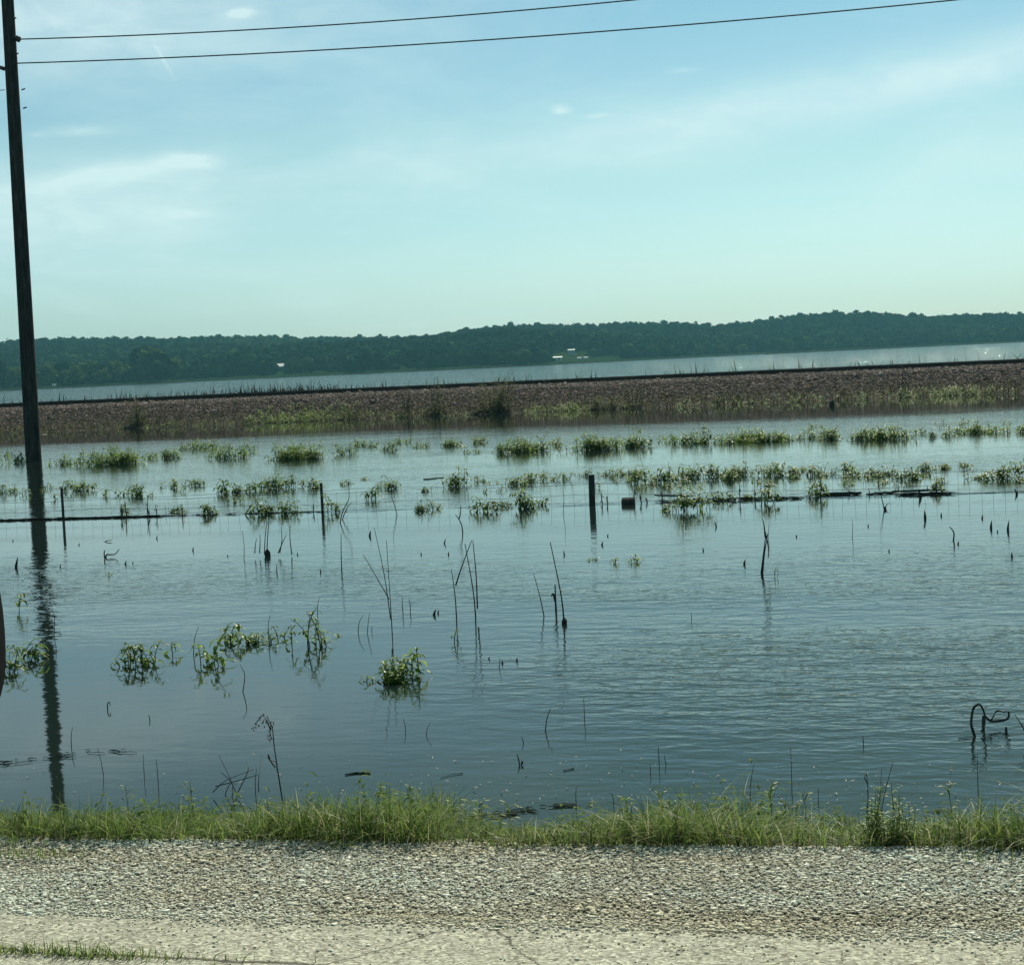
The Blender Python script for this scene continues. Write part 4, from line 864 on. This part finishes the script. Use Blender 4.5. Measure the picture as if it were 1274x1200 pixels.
# ------------------------------------------------------------------ far shore, hills, forest
yr = R(YAW)
def loc2w(u, w): return u * math.cos(yr) - w * math.sin(yr), u * math.sin(yr) + w * math.cos(yr)
def skyl(px): return np.interp(px, [-600, -200, 0, 40, 60, 120, 160, 220, 290, 330, 360, 440, 510, 560, 600, 640, 680, 720, 760, 800, 840, 870, 890, 920, 960, 1000, 1040, 1080, 1110, 1150, 1180, 1210, 1250, 1274, 1500, 2000],
                              [445, 440, 434, 428, 424, 421, 420, 420, 418, 417, 418, 418, 419, 414, 407, 403, 402, 403, 402, 400, 400, 402, 405, 402, 397, 391, 388, 388, 390, 392, 392, 390, 389, 391, 392, 395])
HX = lambda px: 480.5 - .0463 * px
RW = 1120.0
TH = 6.0
def Hr(u):
    px = u / RW * F + 637; return np.maximum(4, (HX(px) - skyl(px)) * RW / F + ZC - TH - 1.5)
hn1 = fnoise(51, 40, .008, .05); hn2 = fnoise(52, 30, .02, .12); sn = fnoise(53, 20, .01, .08)
def shore_w(u): return 690 + np.interp(u, [-400, -180, 0, 60, 130, 220, 400], [-60, -30, 0, 90, 190, 240, 240]) + sn(u, u * 0) * 6
def hill_z(u, w):
    d = w - shore_w(u)
    t = np.clip((d - 55) / (RW - 55 - shore_w(u)), 0, 1); s_ = t * t * (3 - 2 * t)
    z = np.where(d < 0, np.maximum(-1.4, d * .1), np.minimum(d * .06, .9)) + s_ ** .85 * (Hr(u) - .9)
    z = z + hn1(u, w) * 4.2 * np.clip(t * 4, 0, 1) * np.clip((1 - t) * 4, 0, 1) * (1 - .0 * t)
    z = np.where(w > RW, z - (w - RW) * .03, z); return z
us = np.arange(-900, 901, 9.0); ws = np.concatenate([np.arange(560, 1300, 7.0), [1350, 1450]])
V, Fc = grid_np(us, ws, hill_z); X_, Y_ = loc2w(V[:, 0], V[:, 1]); V = np.stack([X_, Y_, V[:, 2]], 1)
def hill_mat():
    m, t, out = new_mat('hill_ground'); pos = t.n('ShaderNodeNewGeometry').outputs['Position']; s = t.n('ShaderNodeSeparateXYZ', ins={0: pos})
    g = t.ramp(t.noise(pos, .03, 5), [(.35, (.016, .034, .011)), (.65, (.028, .05, .016))])
    mud = t.n('ShaderNodeMapRange', ins={0: s.outputs[2], 1: .25, 2: .6, 3: 1.0, 4: 0.0}).outputs[0]
    c = t.mix(mud, g, (.022, .021, .015))
    p = t.n('ShaderNodeBsdfPrincipled', ins={'Base Color': c, 'Roughness': 1.0, 'Specular IOR Level': 0.0}); t.t.links.new(p.outputs[0], out.inputs[0]); return m
tag(mesh_np('hills', V, Fc, hill_mat(), smooth=True), kind='structure')
# narrow spit in front of the right shore
us = np.arange(118, 262, 3.0); sp = fnoise(55, 12, .02, .2)
V, Fc = grid_np(us, np.array([-9, -4, 0, 4, 9.0]), lambda u, v: .45 - (v / 9) ** 2 * 1.1 + sp(u, v) * .08)
W_ = np.interp(V[:, 0], [118, 262], [800, 905]) + V[:, 1] + sp(V[:, 0], 0) * 4; X_, Y_ = loc2w(V[:, 0], W_)
tag(mesh_np('spit', np.stack([X_, Y_, V[:, 2]], 1), Fc, MATS['hill_ground'], smooth=True), kind='structure')

# forest: crowns as clustered leaf tufts over rough cores
def field(u, w):
    """True where no trees stand: meadow strips and house plots near the shore"""
    px = u / w * F + 637; d = w - shore_w(u)
    f = (d < 12) | ((px > 235) & (px < 440) & (d < 48)) | ((px > 690) & (px < 780) & (d < 78)) | ((px > 690) & (px < 742) & (d < 108)) | ((px > 344) & (px < 368) & (d < 98)) | ((px > 560) & (px < 600) & (d < 30)) | ((px > 850) & (px < 960) & (d < 40))
    return f
n = 43000
U = rng.uniform(-520, 520, n); Wd = rng.uniform(680, 1175, n)
ok = (~field(U, Wd)) & (np.abs(U / Wd) < .46)
d_ = Wd - shore_w(U)
ok &= rng.uniform(0, 1, n) < np.clip(d_ / 60, .25, 1)
U, Wd = U[ok], Wd[ok]; Z = hill_z(U, Wd); X_, Y_ = loc2w(U, Wd); n = len(U); print('forest trees', n)
rad = np.exp(rng.normal(math.log(2.1), .30, n)); hgt = np.clip(rng.normal(TH - .8, 1.2, n), 3, 8.5)
C = np.stack([X_, Y_, Z + hgt - rad * .8], 1)
V1, F1 = scatter(ico(1), C, rad, rot=True, flat=.85, jit=.16, seed=61)
tuft = (np.array([[-1, 0, -.6], [1, 0, -.6], [.7, .2, .7], [-.7, -.2, .7]]), np.array([[0, 1, 2], [0, 2, 3]]))
k = 20; dr = rng.normal(size=(n, k, 3)); dr /= np.linalg.norm(dr, axis=2, keepdims=True); dr[..., 2] = np.abs(dr[..., 2]) * .9 - .15
TP = (C[:, None] + dr * (rad[:, None, None] * rng.uniform(.92, 1.22, (n, k, 1)))).reshape(-1, 3)
V2, F2 = scatter(tuft, TP, rng.uniform(.28, .6, len(TP)), rot=True, jit=.1, seed=62)
tag(mesh_np('forest', np.concatenate([V1, V2]), np.concatenate([F1, F2 + len(V1)]), M_crown), 'dense dark green wood covering the far hills', 'forest', kind='stuff')

def make_tree(lab, rad, h, mat, seed, group):
    r = np.random.default_rng(seed); root = empty('tree', (0, 0, 0), lab, 'tree', group)
    mb = MB(); mb.tube([(0, 0, -.5), (.05, 0, h * .3), (0, .1, h * .75)], [rad * .11, rad * .08, rad * .03], 7)
    for i in range(6):
        a = i * 1.05; z = h * (.28 + .05 * i); mb.tube([(0, 0, z), (math.cos(a) * rad * .35, math.sin(a) * rad * .35, z + h * .14), (math.cos(a) * rad * .65, math.sin(a) * rad * .65, z + h * .25)], [rad * .045, rad * .03, rad * .012], 5)
    mb.build('trunk', M_trunk, root)
    m = 16; C = np.stack([r.normal(0, rad * .42, m), r.normal(0, rad * .42, m), r.uniform(h * .3, h * .88, m)], 1)
    C[:, :2] *= np.clip(1.25 - np.abs(C[:, 2:3] / h - .5), .4, 1)
    rr = r.uniform(.28, .5, m) * rad
    dr = r.normal(size=(m, 70, 3)); dr /= np.linalg.norm(dr, axis=2, keepdims=True)
    TP = (C[:, None] + dr * (rr[:, None, None] * r.uniform(.5, 1.2, (m, 70, 1)))).reshape(-1, 3)
    V, Fc = scatter(tuft, TP, r.uniform(.18, .42, len(TP)), rot=True, jit=.1, seed=seed)
    Va, Fa = scatter(ico(1), C, rr * .75, jit=.15, seed=seed + 1)
    mesh_np('crown', np.concatenate([V, Va]), np.concatenate([Fc, Fa + len(V)]), mat, root)
    return root
GT = 'separate trees along the far shore'
protos = [make_tree('x', 3.4, 7.0, M_crownl, 71, GT), make_tree('x', 2.6, 8.0, M_crown, 72, GT), make_tree('x', 4.2, 6.0, M_crownl, 73, GT)]
used = [0, 0, 0]
def put_tree(px, d, kind, lab, s=1.0):
    u0 = (px - 637) / F; w = 700.0
    for _ in range(20): w = shore_w(np.array([u0 * w]))[0] + d
    u = u0 * w; x, y = loc2w(u, w); z = float(hill_z(np.array([u]), np.array([w]))[0]); loc = (x, y, z - .1)
    p = protos[kind]
    if not used[kind]: used[kind] = 1; o = p; o.location = loc; o.scale = (s, s, s); o['label'] = lab
    else: o = copy_tree(p, loc, random.uniform(0, 6.28), (s, s, s * random.uniform(.9, 1.1)), lab)
    return o
TL = [(8, 30, 1, 1.1), (25, 20, 0, .8), (68, 22, 0, .8), (84, 40, 1, 1.0), (100, 18, 2, .8), (118, 26, 0, 1.0), (136, 16, 2, .6), (150, 22, 0, .8), (163, 18, 2, .65), (183, 30, 1, 1.25), (196, 24, 0, 1.2), (210, 20, 1, 1.05), (225, 26, 0, .9), (238, 60, 2, .7)]
for k, (px, d, kd, s_) in enumerate(TL):
    lab = f'{["olive green bushy", "darker upright", "low pale round"][kd]} tree on the far left shore, {ORD[k - 2] + " right" if px > 50 else ["second left", "first left"][k]} of the utility pole'
    put_tree(px, d, kd, lab, s_ * 1.35)
TR = [(340, 70, 0, .6), (375, 66, 2, .45), (690, 80, 1, .9), (675, 40, 2, .5), (745, 75, 0, .6), (790, 60, 1, .9), (815, 70, 2, .6), (876, 30, 2, .7), (905, 26, 0, .7), (930, 30, 2, .7), (985, 16, 2, .8), (1010, 20, 0, .9), (1040, 18, 2, .7), (1075, 18, 2, .7), (1105, 20, 0, .7), (1160, 16, 1, .8), (1200, 18, 2, .7), (1240, 20, 0, .7)]
for k, (px, d, kd, s_) in enumerate(TR):
    lab = f'{["olive green bushy", "darker upright", "low pale round"][kd]} tree on the far shore right of the lone white roof, {ORD[k]} one'
    put_tree(px, d, kd, lab, s_)
t_ = put_tree(330, 395, 1, 'round topped tree standing above the left hill skyline', 1.0)
# far houses
def house(px, d, wpx, hpx, lab, wallm, roofm, ylift=0.0, cat='shed', dx=1.6):
    u0 = (px - 637) / F; w = 700.0
    for _ in range(20): w = shore_w(np.array([u0 * w]))[0] + d
    u = u0 * w; x, y = loc2w(u, w); z = float(hill_z(np.array([u]), np.array([w]))[0]) + ylift; mm = w / F
    L, H = wpx * mm * .88, hpx * mm * .9; B = 7.0 if px == 356 else L * .6 if L < 6 else 4.0; rt = Matrix.Rotation(yr + .05, 3, 'Z')
    root = empty('shed' if cat == 'shed' else 'house', (x, y, z), lab, cat, 'pale buildings on the far shore'); o = Vector((x, y, z))
    wh = H - min(H * .45, B / 2 * .36)
    mb = MB(); mb.box(o + Vector((0, 0, wh / 2 - .4)), (L, B, wh + .8), rt); mb.build('wall', wallm, root)
    mb = MB(); e = .25; A = [(-L/2 - e, -B/2 - e, wh), (L/2 + e, -B/2 - e, wh), (L/2 + e, B/2 + e, wh), (-L/2 - e, B/2 + e, wh), (-L/2 - e, 0, H), (L/2 + e, 0, H)]
    A += [(a[0], a[1], a[2] - .12) for a in A]
    mb.v = [tuple(o + rt @ Vector(a)) for a in A]; mb.f = [(0, 1, 5, 4), (2, 3, 4, 5), (6, 10, 11, 7), (8, 11, 10, 9), (0, 6, 7, 1), (2, 8, 9, 3), (0, 4, 10, 6), (4, 3, 9, 10), (1, 7, 11, 5), (5, 11, 8, 2)]
    mb.build('roof', roofm, root)
    for sx_ in (-.25, .2):
        mb = MB(); mb.box(o + rt @ Vector((L * sx_, -B / 2 - .03, wh * .45)), (L * .12, .05, wh * .5), rt); mb.build('window' if sx_ > 0 else 'door', M_dark, root)
house(356, 88, 12, 9.5, 'lone shed with a white roof on the far left shore', M_greyw, M_roofw)
house(700, 66, 13, 6, 'longest white shed, leftmost of the far centre buildings', M_white, M_roofw)
house(718, 92, 9, 7.5, 'white house second from left among far centre buildings', M_white, M_roofw, cat='house')
house(727.5, 64, 5, 3.5, 'tiny white shed, third among the far centre buildings', M_white, M_roofw)
house(735.5, 64, 5, 3.5, 'tiny white shed, rightmost of the far centre buildings', M_white, M_roofw)
house(822, 70, 9, 5, 'low grey shed hidden by trees right of the white buildings', M_greyw, M_greyw)
house(75, 12, 4, 3, 'tiny white shed at the far left waterline by the pole', M_white, M_roofw)

# ------------------------------------------------------------------ the car's wing mirror at the left edge
M_glass, t, out = new_mat('mirror_glass'); p_ = t.n('ShaderNodeBsdfPrincipled', ins={'Base Color': (.5, .52, .52, 1), 'Metallic': 1.0, 'Roughness': .03}); t.t.links.new(p_.outputs[0], out.inputs[0])
MY = .78
c = at_Y(-103, 800, MY); root = empty('wing_mirror', c, 'black wing mirror of the car cutting into the left photo edge', 'car mirror')
mm = MY / F * 1.0
mb = MB(); rings = [(-.035, .72), (-.03, .93), (-.012, 1.0), (.01, .97), (.035, .80), (.052, .5), (.058, .1)]
nseg = 40
for (yo, s_) in rings:
    for j in range(nseg):
        a = 2 * math.pi * j / nseg; ca, sa = math.cos(a), math.sin(a)
        rx = .0355 * s_; rz = .062 * s_
        ex = math.copysign(abs(ca) ** .8, ca) * rx; ez = math.copysign(abs(sa) ** .8, sa) * rz
        mb.v.append((c.x + ex, c.y + yo, c.z + ez))
for i in range(len(rings) - 1):
    for j in range(nseg): mb.f.append((i*nseg + j, i*nseg + (j+1) % nseg, (i+1)*nseg + (j+1) % nseg, (i+1)*nseg + j))
mb.f.append(tuple(range((len(rings)-1)*nseg, len(rings)*nseg)))
hs = mb.build('housing', M_black, root, True)
mb = MB()
for j in range(nseg):
    a = 2 * math.pi * j / nseg; ca, sa = math.cos(a), math.sin(a); mb.v.append((c.x + math.copysign(abs(ca) ** .8, ca) * .0225, c.y - .0365, c.z + math.copysign(abs(sa) ** .8, sa) * .041))
mb.f.append(tuple(range(nseg))[::-1]); mb.build('mirror_glass', M_glass, root)
mb = MB(); mb.tube([c + Vector((-.02, .01, -.03)), c + Vector((-.09, .0, -.055)), c + Vector((-.16, -.03, -.07))], [.018, .02, .028], 10); mb.build('arm', M_black, root, True)

# ------------------------------------------------------------------ haze
HZ = 0.00019
hm, t, out = new_mat('haze_air')
pv = t.n('ShaderNodeVolumePrincipled', ins={'Color': (.30, .80, .98, 1), 'Density': HZ, 'Anisotropy': 0.2}); t.t.links.new(pv.outputs[0], out.inputs['Volume'])
mb = MB(); mb.box((0, 870, 30.0), (3600, 2400, 66)); hz = mb.build('haze', hm); tag(hz, 'thin bluish haze over the lake and hills', 'haze', kind='stuff')
